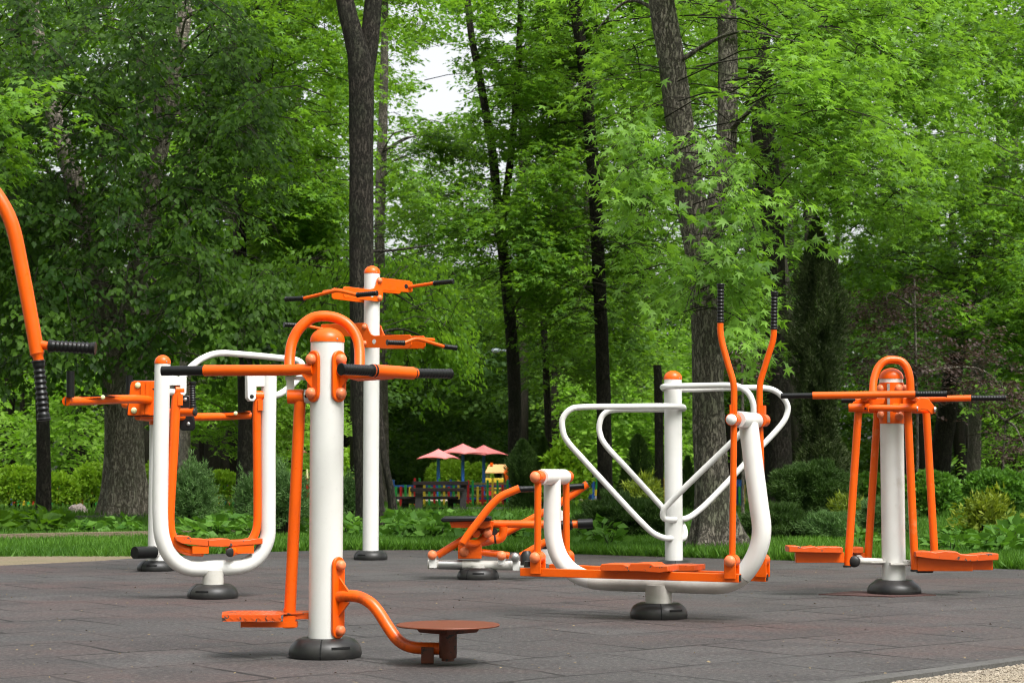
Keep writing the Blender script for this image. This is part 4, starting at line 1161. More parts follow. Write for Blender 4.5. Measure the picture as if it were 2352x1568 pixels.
def trunk_mesh(mb, P, Rr, flare=0.0, segs=28, rough=.06, seed=0.0, nlobe=6):
    n = max(6, int(sum((P[i + 1] - P[i]).length for i in range(len(P) - 1)) / .16))
    S = spline(P, 14)
    cum = [0]
    for i in range(1, len(S)): cum.append(cum[-1] + (S[i] - S[i - 1]).length)
    cr = [0]
    for i in range(1, len(P)): cr.append(cr[-1] + (P[i] - P[i - 1]).length)
    tot = cum[-1]
    ring, V = 0, []
    j = 0
    zs0 = P[0].z
    for k in range(n + 1):
        # denser rings towards the foot
        d = tot * (k / n) ** 1.25
        while j < len(cum) - 2 and cum[j + 1] < d: j += 1
        f = (d - cum[j]) / max(1e-6, cum[j + 1] - cum[j])
        p = S[j].lerp(S[j + 1], min(1, f))
        dd = d / tot * cr[-1]
        i = 0
        while i < len(cr) - 2 and cr[i + 1] < dd: i += 1
        g = (dd - cr[i]) / max(1e-6, cr[i + 1] - cr[i])
        r = Rr[i] + (Rr[i + 1] - Rr[i]) * min(1, g)
        h = p.z - zs0
        for q in range(segs):
            a = 2 * pi * q / segs
            e = flare * math.exp(-h / (.9 * Rr[0] + .12)) * (.55 + .45 * cos(a * nlobe + seed) + .25 * cos(a * 3 + seed * 2))
            nz = noise.noise(Vector((cos(a) * 2.4 + seed, sin(a) * 2.4, p.z * 1.1))) * rough * 1.2
            nz += noise.noise(Vector((cos(a) * 7.5 + seed, sin(a) * 7.5, p.z * 2.2))) * rough
            rr = r * (1 + e + nz)
            V.append(p + Vector((cos(a) * rr, sin(a) * rr, 0)))
    Fc = []
    for i in range(n):
        for q in range(segs):
            k = (q + 1) % segs
            Fc.append((i * segs + q, i * segs + k, (i + 1) * segs + k, (i + 1) * segs + q))
    Fc.append(tuple(n * segs + q for q in range(segs)))
    mb.add(V, Fc)
    return [(p.x, p.y, p.z) for p in S[::3]]

def tree(name, label, stems, barkm, regions, leafkind, leafm, leafsize, flare=.0, rough=.06, segs=26, limbs=6, group='trees round the clearing', cat='tree', branches=()):
    b0 = stems[0][0]
    g = at(b0[0], b0[1], b0[2])
    root = empty(name, (g.x, g.y, 0), label, cat, group)
    mb = MB(); sp = []
    for i, line in enumerate(stems):
        P, Rr = stem_pts(line)
        if i == 0: P[0].z = -.06
        sp += trunk_mesh(mb, P, Rr, flare if i == 0 else 0, segs, rough, seed=b0[0] * .13 + i)
    for line in branches:
        P, Rr = stem_pts(line)
        mb.sweep(spline(P, 6), [Rr[0] + (Rr[-1] - Rr[0]) * k / (6 * (len(P) - 1)) for k in range(6 * (len(P) - 1) + 1)], 8)
    if regions:
        L = Leaves(leafkind)
        for rg in regions:
            rg = dict(rg)
            boughs(L, rg.pop('poly'), rg.pop('Y0'), rg.pop('Y1'), rg.pop('n'), sp, rg.pop('size', 1.5), rg.pop('leaf', leafsize), **rg)
            # a few limbs from the stems into the region
        hi = [q for q in sp if q[2] > sp[0][2] + 2.5]
        allp = np.concatenate(L.P)
        for k in range(limbs):
            e = Vector(allp[R.randrange(len(allp))])
            c = [q for q in hi if q[2] < e.z + .3] or hi[:1] or sp[-1:]
            s = Vector(min(c, key=lambda q: (Vector(q) - e).length))
            if (e - s).length > 4.2: e = s.lerp(e, 4.2 / (e - s).length)
            m = s.lerp(e, .5) + Vector((R.gauss(0, .15), R.gauss(0, .15), .25))
            mb.sweep(spline([s, m, e], 6), [.028 - .023 * i / 12 for i in range(13)], 6)
        L.build('crown', leafm, root)
    mb.build('trunk', M[barkm], root, smooth=60)
    return root
# ================================================================ bushes, hedges, ground plants
def bush(name, label, u, v0, vt, hw, Y, kind, mat, leaf, n, depth=None, group='shrubs on the lawn', cat='shrub', lumps=.25, stems=5, fill=.55, up=.35, shape='round', seed=None, tone=.5):
    """a leafy shrub whose outline fits half width hw and runs from foot v0 to top vt at distance Y"""
    g = at(u, v0, Y); base = Vector((g.x, Y, 0))
    root = empty(name, base, label, cat, group)
    rx = hw * Y / F; H = max(.2, at(u, vt, Y).z); ry = depth or rx * .9
    sd = R.uniform(0, 50) if seed is None else seed
    L = Leaves(kind)
    d = NP.normal(0, 1, (n, 3)); d /= np.linalg.norm(d, axis=1, keepdims=True)
    if shape == 'round':
        d[:, 2] = np.where(d[:, 2] < -.55, -d[:, 2], d[:, 2])
    rad = 1 - fill * NP.random(n) ** 2.2
    lum = np.array([noise.noise(Vector((q[0] * 2.3 + sd, q[1] * 2.3, q[2] * 2.3))) * .7 + noise.noise(Vector((q[0] * 5 + sd, q[1] * 5, q[2] * 5 + 9))) * .45 for q in d])
    rad = rad * (1 + lumps * lum)
    if shape == 'round':
        P = np.stack([d[:, 0] * rad * rx, d[:, 1] * rad * ry, H * .48 + d[:, 2] * rad * H * .52], 1)
    else:      # column or cone: radius shrinks with height
        hgt = NP.random(n) ** (1.25 if shape == 'cone' else 1.0)
        ang = NP.uniform(0, 2 * pi, n)
        prof = (1 - hgt) ** .75 if shape == 'cone' else np.minimum(1, 1.6 * (1 - hgt) ** .5) * (.8 + .2 * np.cos(hgt * 9))
        lum = np.array([noise.noise(Vector((cos(a) * 1.8 + sd, sin(a) * 1.8, h * H * 1.6))) + .6 * noise.noise(Vector((cos(a) * 4 + sd, sin(a) * 4, h * H * 4))) for a, h in zip(ang, hgt)])
        rr = prof * (1 - fill * NP.random(n) ** 2.2) * (1 + lumps * lum * 1.6)
        d = np.stack([np.cos(ang), np.sin(ang), np.full(n, .35)], 1)
        P = np.stack([np.cos(ang) * rr * rx, np.sin(ang) * rr * ry, hgt * H], 1)
    P += np.array(base)[None]
    P[:, 2] = np.maximum(P[:, 2], .02)
    X = d * .8 + NP.normal(0, .55, (n, 3)); X[:, 2] += up
    Z = d * .6 + NP.normal(0, .5, (n, 3)); Z[:, 2] += .5
    L.add(P, X, Z, leaf * NP.uniform(.65, 1.25, n), tone + .6 * lum + NP.normal(0, .16, n))
    mb = MB()
    for k in range(stems):
        a = R.uniform(0, 6.28)
        e = base + Vector((cos(a) * rx * R.uniform(.2, .7), sin(a) * ry * .5, H * R.uniform(.5, .85)))
        s = base + Vector((cos(a) * rx * .12, sin(a) * rx * .12, -.03))
        mb.sweep(spline([s, s.lerp(e, .4) + Vector((0, 0, .1 * H)), e], 4), [.018 - .0016 * i for i in range(9)], 5)
    L.build('foliage', mat, root)
    if stems: mb.build('stems' if False else 'stem', M['twig'], root)
    return root

HB = 'bright hedge bushes at the left'
bush('hedge_bush', 'bright lime green round bush left of the thin dark trunk', 34, 1175, 1074, 62, 37, 'kite', 'leaf_lime', .085, 5200, group=HB, lumps=.3)
bush('hedge_bush', 'small bright green bush between thin dark trunk and pale rock', 132, 1174, 1090, 46, 37.6, 'kite', 'leaf_lime', .085, 3400, group=HB, lumps=.3)
bush('hedge_bush', 'bright green bush behind the rock, against the big linden trunk', 216, 1173, 1070, 50, 38.2, 'kite', 'leaf_lime', .085, 4200, group=HB, lumps=.35)
bush('hedge_bush', 'bright bush filling the gap right of the big linden trunk', 352, 1172, 1062, 40, 38.4, 'kite', 'leaf_lime', .085, 3000, group=HB, lumps=.3)
bush('round_shrub', 'yellow green shrub behind the pickets inside the white U frame', 512, 1165, 1085, 48, 39.4, 'kite', 'leaf_lime', .085, 3000)
bush('round_shrub', 'clipped light green round shrub under the pink parasols', 1036, 1132, 1060, 56, 70, 'kite', 'leaf_lime', .15, 5200, lumps=.14, tone=.7)
bush('round_shrub', 'light green shrub between the parasol poles and the toy house', 1100, 1132, 1066, 30, 70, 'kite', 'leaf_lime', .12, 2000, lumps=.25, tone=.5)
bush('variegated_shrub', 'pale green shrub just left of the forked trunk, beyond the fence', 812, 1138, 1026, 30, 62, 'kite', 'leaf_lime', .12, 2200, lumps=.4, tone=.8)
TM = 'feathery grey green shrubs'
bush('tamarisk', 'feathery grey green shrub inside the white U frame, at its left', 442, 1228, 1078, 56, 23, 'needle', 'leaf_tamarisk', .055, 17000, group=TM, lumps=1.0, stems=12, fill=1.0, up=.5)
bush('tamarisk', 'small feathery shrub at the right leg of the white U frame', 566, 1224, 1096, 26, 23.4, 'needle', 'leaf_tamarisk', .055, 6000, group=TM, lumps=1.0, stems=7, fill=1.0, up=.5)
bush('tamarisk', 'tall feathery shrub between white U frame and nearest white post', 652, 1236, 1080, 62, 21.8, 'needle', 'leaf_tamarisk', .055, 18000, group=TM, lumps=1.0, stems=14, fill=1.0, up=.5)
bush('tamarisk', 'feathery shrub seen just right of the nearest white post', 800, 1200, 1092, 34, 27.5, 'needle', 'leaf_tamarisk', .055, 8000, group=TM, lumps=1.0, stems=7, fill=1.0, up=.5)
CF = 'conifers at the back of the lawn'
bush('thuja', 'dark pointed thuja right of the toy house', 1200, 1176, 1012, 34, 35.5, 'needle', 'leaf_juniper', .065, 16000, group=CF, lumps=.5, shape='column', stems=0, up=.9)
bush('thuja', 'thuja with pale tips behind the rowing machine handles', 1248, 1158, 1006, 34, 40, 'needle', 'leaf_juniper', .07, 15000, group=CF, lumps=.5, shape='cone', stems=0, up=.9, tone=.7)
bush('thuja', 'narrow dark thuja left of the white bar post, among the diagonal bars', 1466, 1150, 1000, 28, 37, 'needle', 'leaf_juniper', .065, 12000, group=CF, lumps=.5, shape='column', stems=0, up=.9)
bush('thuja', 'lower dark thuja between the straight dark trunk and the diagonal bars', 1436, 1158, 1066, 24, 36, 'needle', 'leaf_juniper', .065, 9000, group=CF, lumps=.5, shape='cone', stems=0, up=.9)
bush('thuja', 'dark thuja just right of the white bar post', 1580, 1160, 1050, 26, 36, 'needle', 'leaf_juniper', .065, 9000, group=CF, lumps=.5, shape='cone', stems=0, up=.9)
bush('juniper_column', 'tall brown green juniper column left of the swing stepper', 1882, 1192, 505, 64, 29.5, 'needle', 'leaf_dark_juniper', .075, 70000, group=CF, lumps=.54, shape='column', stems=0, up=.7, cat='conifer')
bush('round_juniper', 'round dark juniper bush at the foot of the juniper column', 1868, 1196, 1062, 86, 27, 'needle', 'leaf_juniper', .062, 45000, group=CF, lumps=.56, stems=4, up=.5, cat='conifer')
bush('viburnum', 'loose green shrub behind the stride frame, beside the thujas', 1296, 1170, 1024, 52, 35, 'oval', 'leaf_lime', .11, 3600, lumps=.4, tone=.2, stems=6, fill=.8)
LJ = 'low spreading junipers'
bush('spreading_juniper', 'low dark spreading juniper between the stride frame and the bar post', 1438, 1240, 1146, 100, 22, 'needle', 'leaf_juniper', .065, 45000, group=LJ, lumps=.7, stems=0, up=.6, depth=.7)
bush('spreading_juniper', 'low juniper in front of the broad dark trunk', 1790, 1244, 1168, 72, 21.5, 'needle', 'leaf_juniper', .065, 26000, group=LJ, lumps=.7, stems=0, up=.6, depth=.6)
bush('spreading_juniper', 'low juniper patch under the left treads of the swing stepper', 1900, 1246, 1180, 60, 21, 'needle', 'leaf_tamarisk', .055, 16000, group=LJ, lumps=.75, stems=0, up=.6, depth=.6)
bush('spreading_juniper', 'low green juniper behind the white post of the swing stepper', 2030, 1240, 1150, 60, 22, 'needle', 'leaf_tamarisk', .055, 16000, group=LJ, lumps=.75, stems=0, up=.6, depth=.6, tone=.3)
HG = 'clipped hedge at the right'
bush('hedge', 'green hedge mound between the swing stepper legs', 2136, 1186, 1092, 66, 31, 'kite', 'leaf_hosta', .085, 7500, group=HG, lumps=.45, cat='hedge')
bush('hedge', 'long green hedge mound at the right edge', 2292, 1186, 1086, 84, 32, 'kite', 'leaf_hosta', .085, 8800, group=HG, lumps=.45, cat='hedge')
bush('hedge', 'hedge mound half hidden by the left legs of the swing stepper', 1990, 1182, 1094, 60, 33, 'kite', 'leaf_hosta', .085, 6000, group=HG, lumps=.45, cat='hedge', tone=.35)
GT = 'golden thujas'
bush('golden_thuja', 'golden leaved thuja right of the swing stepper', 2262, 1250, 1142, 58, 21, 'lance', 'leaf_gold', .085, 1500, group=GT, lumps=1.1, stems=9, fill=1.0, up=.4)
bush('golden_thuja', 'small golden thuja among the diagonal white bars', 1482, 1176, 1106, 42, 29, 'needle', 'leaf_gold', .10, 3600, group=GT, lumps=1.1, stems=5, fill=.9, up=.3, tone=.3)
bush('golden_thuja', 'yellowish thuja tuft behind the left pendulum legs', 1952, 1226, 1150, 38, 24, 'needle', 'leaf_gold', .08, 3000, group=GT, lumps=1.1, stems=4, fill=.9, up=.4, tone=.2)

# broad-leaved plants: rosettes of arching leaves
def broadleaf(name, label, spots, leaf, mat, group, cat='plant'):
    c = spots[0]
    g = gr(c[0], c[1]); root = empty(name, (g.x, g.y, 0), label, cat, group)
    L = Leaves('lance'); L2 = Leaves('oval')
    for u, v, hpx in spots:
        g = gr(u, v); Y = g.y; h = hpx * Y / F
        m = 20
        a = NP.uniform(0, 2 * pi, m); el = NP.uniform(.15, 1.0, m); r = NP.uniform(.1, 1, m) * h * .85
        P = np.stack([g.x + np.cos(a) * r, g.y + np.sin(a) * r, h * NP.uniform(.25, 1.0, m) * (1.1 - .5 * r / h)], 1)
        X = np.stack([np.cos(a), np.sin(a), .55 - .9 * (r / h)], 1) + NP.normal(0, .35, (m, 3))
        Z = np.stack([np.cos(a) * .4, np.sin(a) * .4, np.ones(m) * .8], 1) + NP.normal(0, .45, (m, 3))
        L2.add(P, X, Z, leaf * NP.uniform(.65, 1.2, m), NP.normal(.5, .22, m))
        for k in range(5):
            e = Vector((P[k][0], P[k][1], P[k][2])); L2.tw.sweep([Vector((g.x, g.y, -.02)), e], [.006, .003], 3, False)
    L2.build('foliage', mat, root)
    return root
def rows(u0, u1, v0, v1, n, h0, h1):
    return [(R.uniform(u0, u1), R.uniform(v0, v1), R.uniform(h0, h1)) for _ in range(n)]
BL = 'broad leaved plants in the grass'
broadleaf('bergenia_bed', 'leafy green bed right of the pull handle post foot', rows(905, 1120, 1216, 1240, 46, 30, 48), .16, 'leaf_hosta', BL)
broadleaf('bergenia_bed', 'leafy bed seen through the seat end of the rowing machine', rows(1110, 1240, 1216, 1242, 22, 26, 40), .15, 'leaf_hosta', BL)
broadleaf('bergenia_bed', 'leafy bed showing low inside the white U frame', rows(430, 590, 1214, 1244, 34, 30, 50), .16, 'leaf_hosta', BL)
broadleaf('bergenia_bed', 'leafy bed between white U frame and nearest white post', rows(600, 720, 1212, 1236, 20, 28, 40), .15, 'leaf_hosta', BL)
broadleaf('bergenia_bed', 'leaf tuft at the left of the pull handle post foot', rows(790, 830, 1214, 1236, 9, 26, 40), .15, 'leaf_hosta', BL)
broadleaf('leafy_plant', 'dark leafy clump at the foot of the thin dark trunk', rows(68, 132, 1212, 1226, 13, 28, 44), .2, 'leaf_linden', BL)
broadleaf('leafy_plant', 'dark leafy clump cut by the left edge', rows(-30, 28, 1212, 1228, 10, 30, 44), .2, 'leaf_linden', BL)
broadleaf('leafy_plant', 'small leafy plant in the grass left of the linden root', rows(172, 216, 1218, 1230, 7, 18, 32), .14, 'leaf_hosta', BL)
broadleaf('leafy_plant', 'small leafy plant in the grass below the linden trunk', rows(268, 306, 1218, 1230, 6, 18, 34), .14, 'leaf_hosta', BL)
broadleaf('peony', 'upright peony plant with cut leaves under the diagonal bars', [(1388, 1252, 60), (1394, 1250, 44), (1376, 1250, 40), (1402, 1254, 36)], .13, 'leaf_hosta', BL)
broadleaf('leafy_plant', 'broad leaved weeds at the right edge beside the golden thuja', rows(2250, 2400, 1246, 1272, 22, 28, 52), .15, 'leaf_hosta', BL)
broadleaf('leafy_plant', 'weedy tuft right of the white post of the swing stepper', rows(2130, 2240, 1236, 1268, 14, 18, 34), .12, 'leaf_hosta', BL)
broadleaf('leafy_plant', 'weedy tuft between the left legs of the swing stepper', rows(1930, 2010, 1240, 1262, 9, 18, 32), .12, 'leaf_hosta', BL)

# ---------------------------------------------------------------- grass
def grass():
    L = Leaves('needle')
    bx = [p.x for p in bp]; by = [p.y for p in bp]
    def edge(x):
        return np.interp(x, [-9, -6.2] + bx + [6.2, 8.0], [12, 14.6] + by + [13.6, 11.5])
    def blades(n, y0, y1, hh, wide, curve=1.0):
        Y = y0 + (y1 - y0) * NP.random(n) ** 1.0
        X = NP.uniform(-1, 1, n) * Y * .40
        e = edge(X)
        k = Y > e + .02
        k &= ~((Y < 17.22) & (X < -3.15))           # the sandy strip stays bare
        X, Y = X[k], Y[k]; m = len(X)
        lum = np.array([noise.noise(Vector((a * .8, b * .45, 0))) + .5 * noise.noise(Vector((a * 3, b * 2, 4))) for a, b in zip(X, Y)])
        P = np.stack([X, Y, np.full(m, -.012)], 1)
        D = NP.normal(0, .42, (m, 3)); D[:, 2] = 1
        Zr = NP.normal(0, 1, (m, 3)); Zr[:, 2] = .1; Zr[:, 1] -= .6
        L.add(P, D, Zr, hh * NP.uniform(.5, 1.3, m) * (1 + .35 * lum), .42 + .6 * lum + NP.normal(0, .2, m))
    blades(205000, 14.0, 21.5, .085, 1)
    blades(165000, 21.5, 30, .09, 1)
    blades(95000, 30, 46, .13, 1)
    # ragged fringe hanging over the pad's edge
    n = 9000
    X = NP.uniform(-4.0, 5.2, n); Y = edge(X) + np.abs(NP.normal(0, .06, n)) - .02
    k = ~(X < -3.2); X, Y = X[k], Y[k]; m = len(X)
    D = NP.normal(0, .5, (m, 3)); D[:, 2] = 1; Zr = NP.normal(0, 1, (m, 3)); Zr[:, 1] -= .6
    L.add(np.stack([X, Y, np.full(m, -.012)], 1), D, Zr, .10 * NP.uniform(.4, 1.5, m), NP.normal(.6, .25, m))
    L.T = L.T * np.array([1, .95, 1])[None]
    L.build('grass', 'grass_blade', kind='stuff')
grass()

# ---------------- bits lying on the pad and stones at the gravel's edge
def litter():
    L = Leaves('kite')
    n = 1500
    Y = 5.5 + 12 * NP.random(n) ** .8; X = NP.uniform(-1, 1, n) * Y * .3
    P = np.stack([X, Y, np.full(n, .004)], 1)
    D = NP.normal(0, 1, (n, 3)); D[:, 2] *= .12
    Z = NP.normal(0, .25, (n, 3)); Z[:, 2] += 1
    L.add(P, D, Z, NP.uniform(.006, .020, n), NP.random(n))
    leaf_mat('dry_litter', (.10, .075, .045), (.28, .22, .13), (.1, .08, .04), .8, .1)
    L.build('leaf_litter', 'dry_litter', kind='stuff')
litter()
def stones():
    mb = MB()
    c0, c1 = Vector((1.9, 6.2)), Vector((5.5, 8.6))
    k = 0
    while k < 5200:
        u, v = R.uniform(1850, 2400), R.uniform(1512, 1600)
        g = gr(u, v)
        e = np.interp(g.x, [p.x for p in reversed(k2)], [p.y for p in reversed(k2)])
        if g.y > e - .01: continue
        r = R.uniform(.003, .0085); k += 1
        a = R.uniform(0, 6.28); q = [Vector((cos(a + j * pi / 2) * r * R.uniform(.7, 1.3), sin(a + j * pi / 2) * r * R.uniform(.7, 1.3), r * R.uniform(.1, .5))) for j in range(4)]
        b = Vector((g.x, g.y, -.006))
        mb.add([b + x for x in q] + [b + Vector((0, 0, r * .9)), b - Vector((0, 0, r * .3))], [(0, 1, 4), (1, 2, 4), (2, 3, 4), (3, 0, 4), (1, 0, 5), (2, 1, 5), (3, 2, 5), (0, 3, 5)])
    o = mb.build('gravel_stones', speck('stone_bits', (.42, .37, .30), (.16, .13, .10), (.33, .27, .19), 45, .2), None, smooth=0)
    o['kind'] = 'stuff'
stones()
# ================================================================ the trees, nearest first
tree('maple_tree', 'big maple with flared foot and two stems behind the white bar loops, bright lobed leaves',
     [[(1643, 1258, 18.7, 41), (1636, 1130, 18.7, 36), (1628, 980, 18.7, 37), (1624, 760, 18.7, 35), (1612, 600, 18.7, 37), (1590, 480, 18.7, 36), (1568, 330, 18.6, 33), (1546, 160, 18.5, 31), (1522, 20, 18.4, 30), (1500, -160, 18.4, 28)],
      [(1618, 640, 18.8, 26), (1645, 480, 18.9, 25), (1668, 330, 19.0, 24), (1672, 150, 19.1, 23), (1668, -20, 19.2, 22), (1665, -180, 19.2, 21)]],
     'bark_mid',
     [dict(poly=[(1395, 350), (1480, 215), (1560, 160), (1640, 215), (1720, 330), (1720, 470), (1640, 560), (1560, 480), (1480, 440)], Y0=15.6, Y1=18.0, n=26, size=.95, per=8, sprays=9, droop=.55, tilt=.55, pend=.2, tone=.75),
      dict(poly=[(1520, 470), (1660, 400), (1850, 420), (1960, 480), (1800, 520), (1760, 680), (1700, 740), (1560, 690), (1590, 570)], Y0=15.8, Y1=18.2, n=26, size=.85, per=8, sprays=8, droop=.6, tilt=.55, pend=.25, tone=.75),
      dict(poly=[(1690, 190), (1850, 130), (2000, 230), (2060, 340), (1960, 430), (1790, 400), (1700, 320)], Y0=16.2, Y1=20, n=36, size=1.05, per=9, sprays=10, droop=.4, tone=.65),
      dict(poly=[(1540, -180), (2060, -180), (2080, 80), (1900, 160), (1720, 120), (1560, 130)], Y0=17, Y1=22, n=60, size=1.1, per=10, sprays=11, droop=.4, tone=.6),
      dict(poly=[(1300, -60), (1500, 20), (1480, 230), (1360, 330), (1330, 180)], Y0=17.5, Y1=20.5, n=20, size=1.0, per=9, sprays=10, droop=.45, tone=.65),
      dict(poly=[(1330, 400), (1480, 420), (1560, 560), (1420, 560)], Y0=16.5, Y1=18.5, n=7, size=.8, per=8, sprays=7, droop=.5, tone=.75)],
     'maple', 'leaf_maple', .105, flare=1.5, rough=.06, segs=40, limbs=7)

tree('linden_tree', 'old linden with thick ridged grey trunk at the left, dark drooping leaves',
     [[(286, 1196, 31, 44), (285, 1100, 31, 43), (283, 960, 31, 42), (268, 840, 31, 38), (240, 700, 31, 28), (208, 560, 31, 24), (165, 400, 31, 22), (120, 240, 31, 20), (80, 60, 31, 18), (40, -160, 31, 15)],
      [(276, 850, 31, 30), (298, 720, 31, 25), (318, 600, 31, 22), (345, 450, 31, 20), (378, 300, 31, 19), (402, 170, 31, 17), (425, 30, 31, 17), (450, -160, 31, 14)]],
     'bark_grey',
     [dict(poly=[(-120, -90), (430, -90), (560, 60), (640, 220), (600, 420), (470, 520), (300, 420), (-120, 420)], Y0=25.5, Y1=31, n=200, size=1.5, sprays=13, droop=.55, asc=.15, pend=.55, gap=2, tone=.32),
      dict(poly=[(-120, 380), (300, 400), (520, 500), (640, 640), (610, 745), (440, 690), (400, 780), (330, 830), (250, 800), (150, 845), (60, 810), (-120, 880)], Y0=25, Y1=31.5, n=195, size=1.3, sprays=12, droop=.65, asc=.1, pend=.7, tone=.30),
      dict(poly=[(440, 500), (600, 560), (640, 700), (560, 760), (470, 700)], Y0=24.5, Y1=27, n=34, size=1.0, sprays=12, droop=.7, pend=.8, tone=.55)],
     'oval', 'leaf_linden', .108, flare=.9, rough=.085, segs=44, limbs=26)

tree('forked_tree', 'tall straight dark trunk behind the pull handle post, forked near the top of the photo',
     [[(853, 1216, 25, 33), (848, 1120, 25, 31), (840, 980, 25, 31), (834, 780, 25, 29), (830, 560, 25, 28), (830, 360, 25, 28), (828, 160, 25, 29), (812, 80, 25, 24), (792, 0, 25, 21), (772, -160, 25, 18)],
      [(830, 210, 25.1, 24), (848, 100, 25.1, 22), (858, 0, 25.1, 20), (868, -160, 25.2, 17)]],
     'bark_dark',
     [dict(poly=[(640, 585), (800, 570), (806, 720), (760, 760), (660, 720)], Y0=25.6, Y1=28, n=34, size=1.0, sprays=12, droop=.75, pend=.8, leaf=.085, tone=.6),
      dict(poly=[(870, 590), (960, 570), (1050, 640), (1040, 770), (960, 790), (880, 760)], Y0=25.6, Y1=28, n=36, size=1.0, sprays=12, droop=.75, pend=.8, leaf=.085, tone=.55),
      dict(poly=[(560, -230), (1040, -230), (1020, -60), (600, -60)], Y0=23, Y1=28, n=40, size=1.5, droop=.4, tone=.5)],
     'oval', 'leaf_mid', .09, flare=.22, rough=.035, segs=32, limbs=6,
     branches=[[(838, 577, 25.1, 4), (900, 575, 25.6, 3), (1000, 562, 26, 2)]])

tree('leaning_tree', 'thin dark trunk behind the bent orange arm at the left edge',
     [[(100, 1182, 33.5, 18), (100, 1080, 33.5, 16), (98, 960, 33.5, 15), (92, 800, 33.5, 14), (80, 600, 33.5, 13), (62, 350, 33.5, 12), (50, 100, 33.5, 11), (40, -160, 33.5, 9)]],
     'bark_dark',
     [dict(poly=[(-120, -90), (230, -90), (230, 300), (160, 480), (-120, 560)], Y0=31.5, Y1=34, n=44, size=1.5, droop=.4, tone=.45),
      dict(poly=[(-60, 120), (140, 130), (170, 240), (60, 330), (-60, 420)], Y0=22.5, Y1=25, n=11, size=1.0, sprays=9, droop=.5, tone=.7)],
     'trefoil', 'leaf_mid', .11, flare=.2, limbs=8)

tree('shaded_maple', 'dark trunk with street lamp beside it, seen through the white U frame',
     [[(562, 1178, 34.5, 22), (563, 1080, 34.5, 19), (566, 940, 34.5, 19), (560, 800, 34.5, 18), (550, 650, 34.5, 16), (556, 400, 34.5, 15), (590, 150, 34.5, 13), (600, -160, 34.5, 10)]],
     'bark_dark',
     [dict(poly=[(480, -140), (800, -140), (800, 300), (740, 560), (640, 640), (560, 480), (600, 250)], Y0=33, Y1=40, n=190, size=1.6, droop=.35, gap=2, tone=.5),
      dict(poly=[(600, 420), (800, 380), (800, 620), (720, 700), (600, 640)], Y0=33, Y1=38, n=60, size=1.5, droop=.45, tone=.45),
      dict(poly=[(520, 560), (640, 600), (640, 760), (560, 790), (480, 720)], Y0=34, Y1=38, n=30, size=1.3, droop=.45, tone=.5)],
     'trefoil', 'leaf_mid', .115, flare=.3, limbs=12)

tree('slender_maple', 'slim forked dark trunk between the pull handle post and the straight dark trunk',
     [[(1182, 1130, 42, 15), (1182, 1000, 42, 15), (1180, 850, 42, 15), (1168, 700, 42, 13), (1153, 560, 42, 12), (1140, 440, 42, 11), (1128, 330, 42, 10), (1104, 190, 42, 9), (1080, 60, 42, 8), (1060, -160, 42, 6)],
      [(1150, 540, 42, 10), (1165, 430, 42, 9), (1178, 310, 42, 8), (1190, 160, 42, 8), (1200, -100, 42, 6)]],
     'bark_dark',
     [dict(poly=[(1060, -140), (1340, -140), (1330, 380), (1220, 420), (1090, 340), (1070, 180), (1110, 60)], Y0=37, Y1=43, n=130, size=1.55, droop=.3, gap=3, tone=.7),
      dict(poly=[(940, 400), (1090, 350), (1330, 400), (1340, 600), (1200, 640), (1040, 600)], Y0=36, Y1=42, n=90, size=1.5, droop=.35, tone=.6),
      dict(poly=[(890, 40), (1060, -30), (1090, 40), (1040, 120), (960, 90), (900, 140)], Y0=38, Y1=44, n=12, size=1.1, sprays=8, droop=.4, gap=6, tone=.75)],
     'trefoil', 'leaf_mid', .12, flare=.15, limbs=14)

tree('dark_trunk_tree', 'straight dark trunk right of centre, running from the lawn to the top of the photo',
     [[(1390, 1167, 40, 19), (1389, 1060, 40, 17), (1385, 860, 40, 16), (1376, 640, 40, 15), (1368, 470, 40, 15), (1354, 290, 40, 14), (1338, 130, 40, 14), (1318, 0, 40, 13), (1296, -160, 40, 11)]],
     'bark_dark',
     [dict(poly=[(1230, -140), (1600, -140), (1590, 200), (1540, 480), (1400, 540), (1300, 480), (1240, 250)], Y0=36, Y1=43, n=170, size=1.6, droop=.35, tone=.6),
      dict(poly=[(1180, 520), (1400, 480), (1520, 560), (1440, 720), (1300, 760), (1180, 680)], Y0=36, Y1=42, n=70, size=1.5, droop=.4, tone=.45)],
     'trefoil', 'leaf_mid', .12, flare=.2, limbs=14)

tree('young_tree', 'very thin dark trunk standing left of the straight dark trunk, under low branches',
     [[(1262, 1140, 47, 8), (1260, 1000, 47, 8), (1254, 850, 47, 8), (1246, 700, 47, 7), (1240, 560, 47, 6), (1230, 380, 47, 5)]],
     'bark_dark',
     [dict(poly=[(1080, 600), (1300, 580), (1480, 640), (1500, 800), (1330, 860), (1180, 820)], Y0=43, Y1=49, n=80, size=1.6, droop=.4, tone=.4)],
     'trefoil', 'leaf_mid', .13, limbs=6)

tree('grey_stem_tree', 'slim grey stem just right of the forked trunk, reaching into light leaves',
     [[(884, 1150, 45, 11), (880, 950, 45, 12), (874, 700, 45, 12), (872, 520, 45, 12), (877, 360, 45, 12), (881, 220, 45, 10), (884, 60, 45, 8), (886, -140, 45, 6)]],
     'bark_mid',
     [dict(poly=[(860, -200), (960, -200), (930, 60), (905, 160), (920, 250), (905, 420), (1000, 420), (960, 560), (880, 560)], Y0=42, Y1=47, n=52, size=1.3, sprays=11, droop=.35, gap=3, tone=.75),
      dict(poly=[(900, 330), (960, 290), (1060, 270), (1090, 340), (1000, 370), (930, 350)], Y0=43, Y1=46, n=22, size=1.3, sprays=10, droop=.3, gap=1, tone=.2)],
     'trefoil', 'leaf_mid', .12, limbs=7)

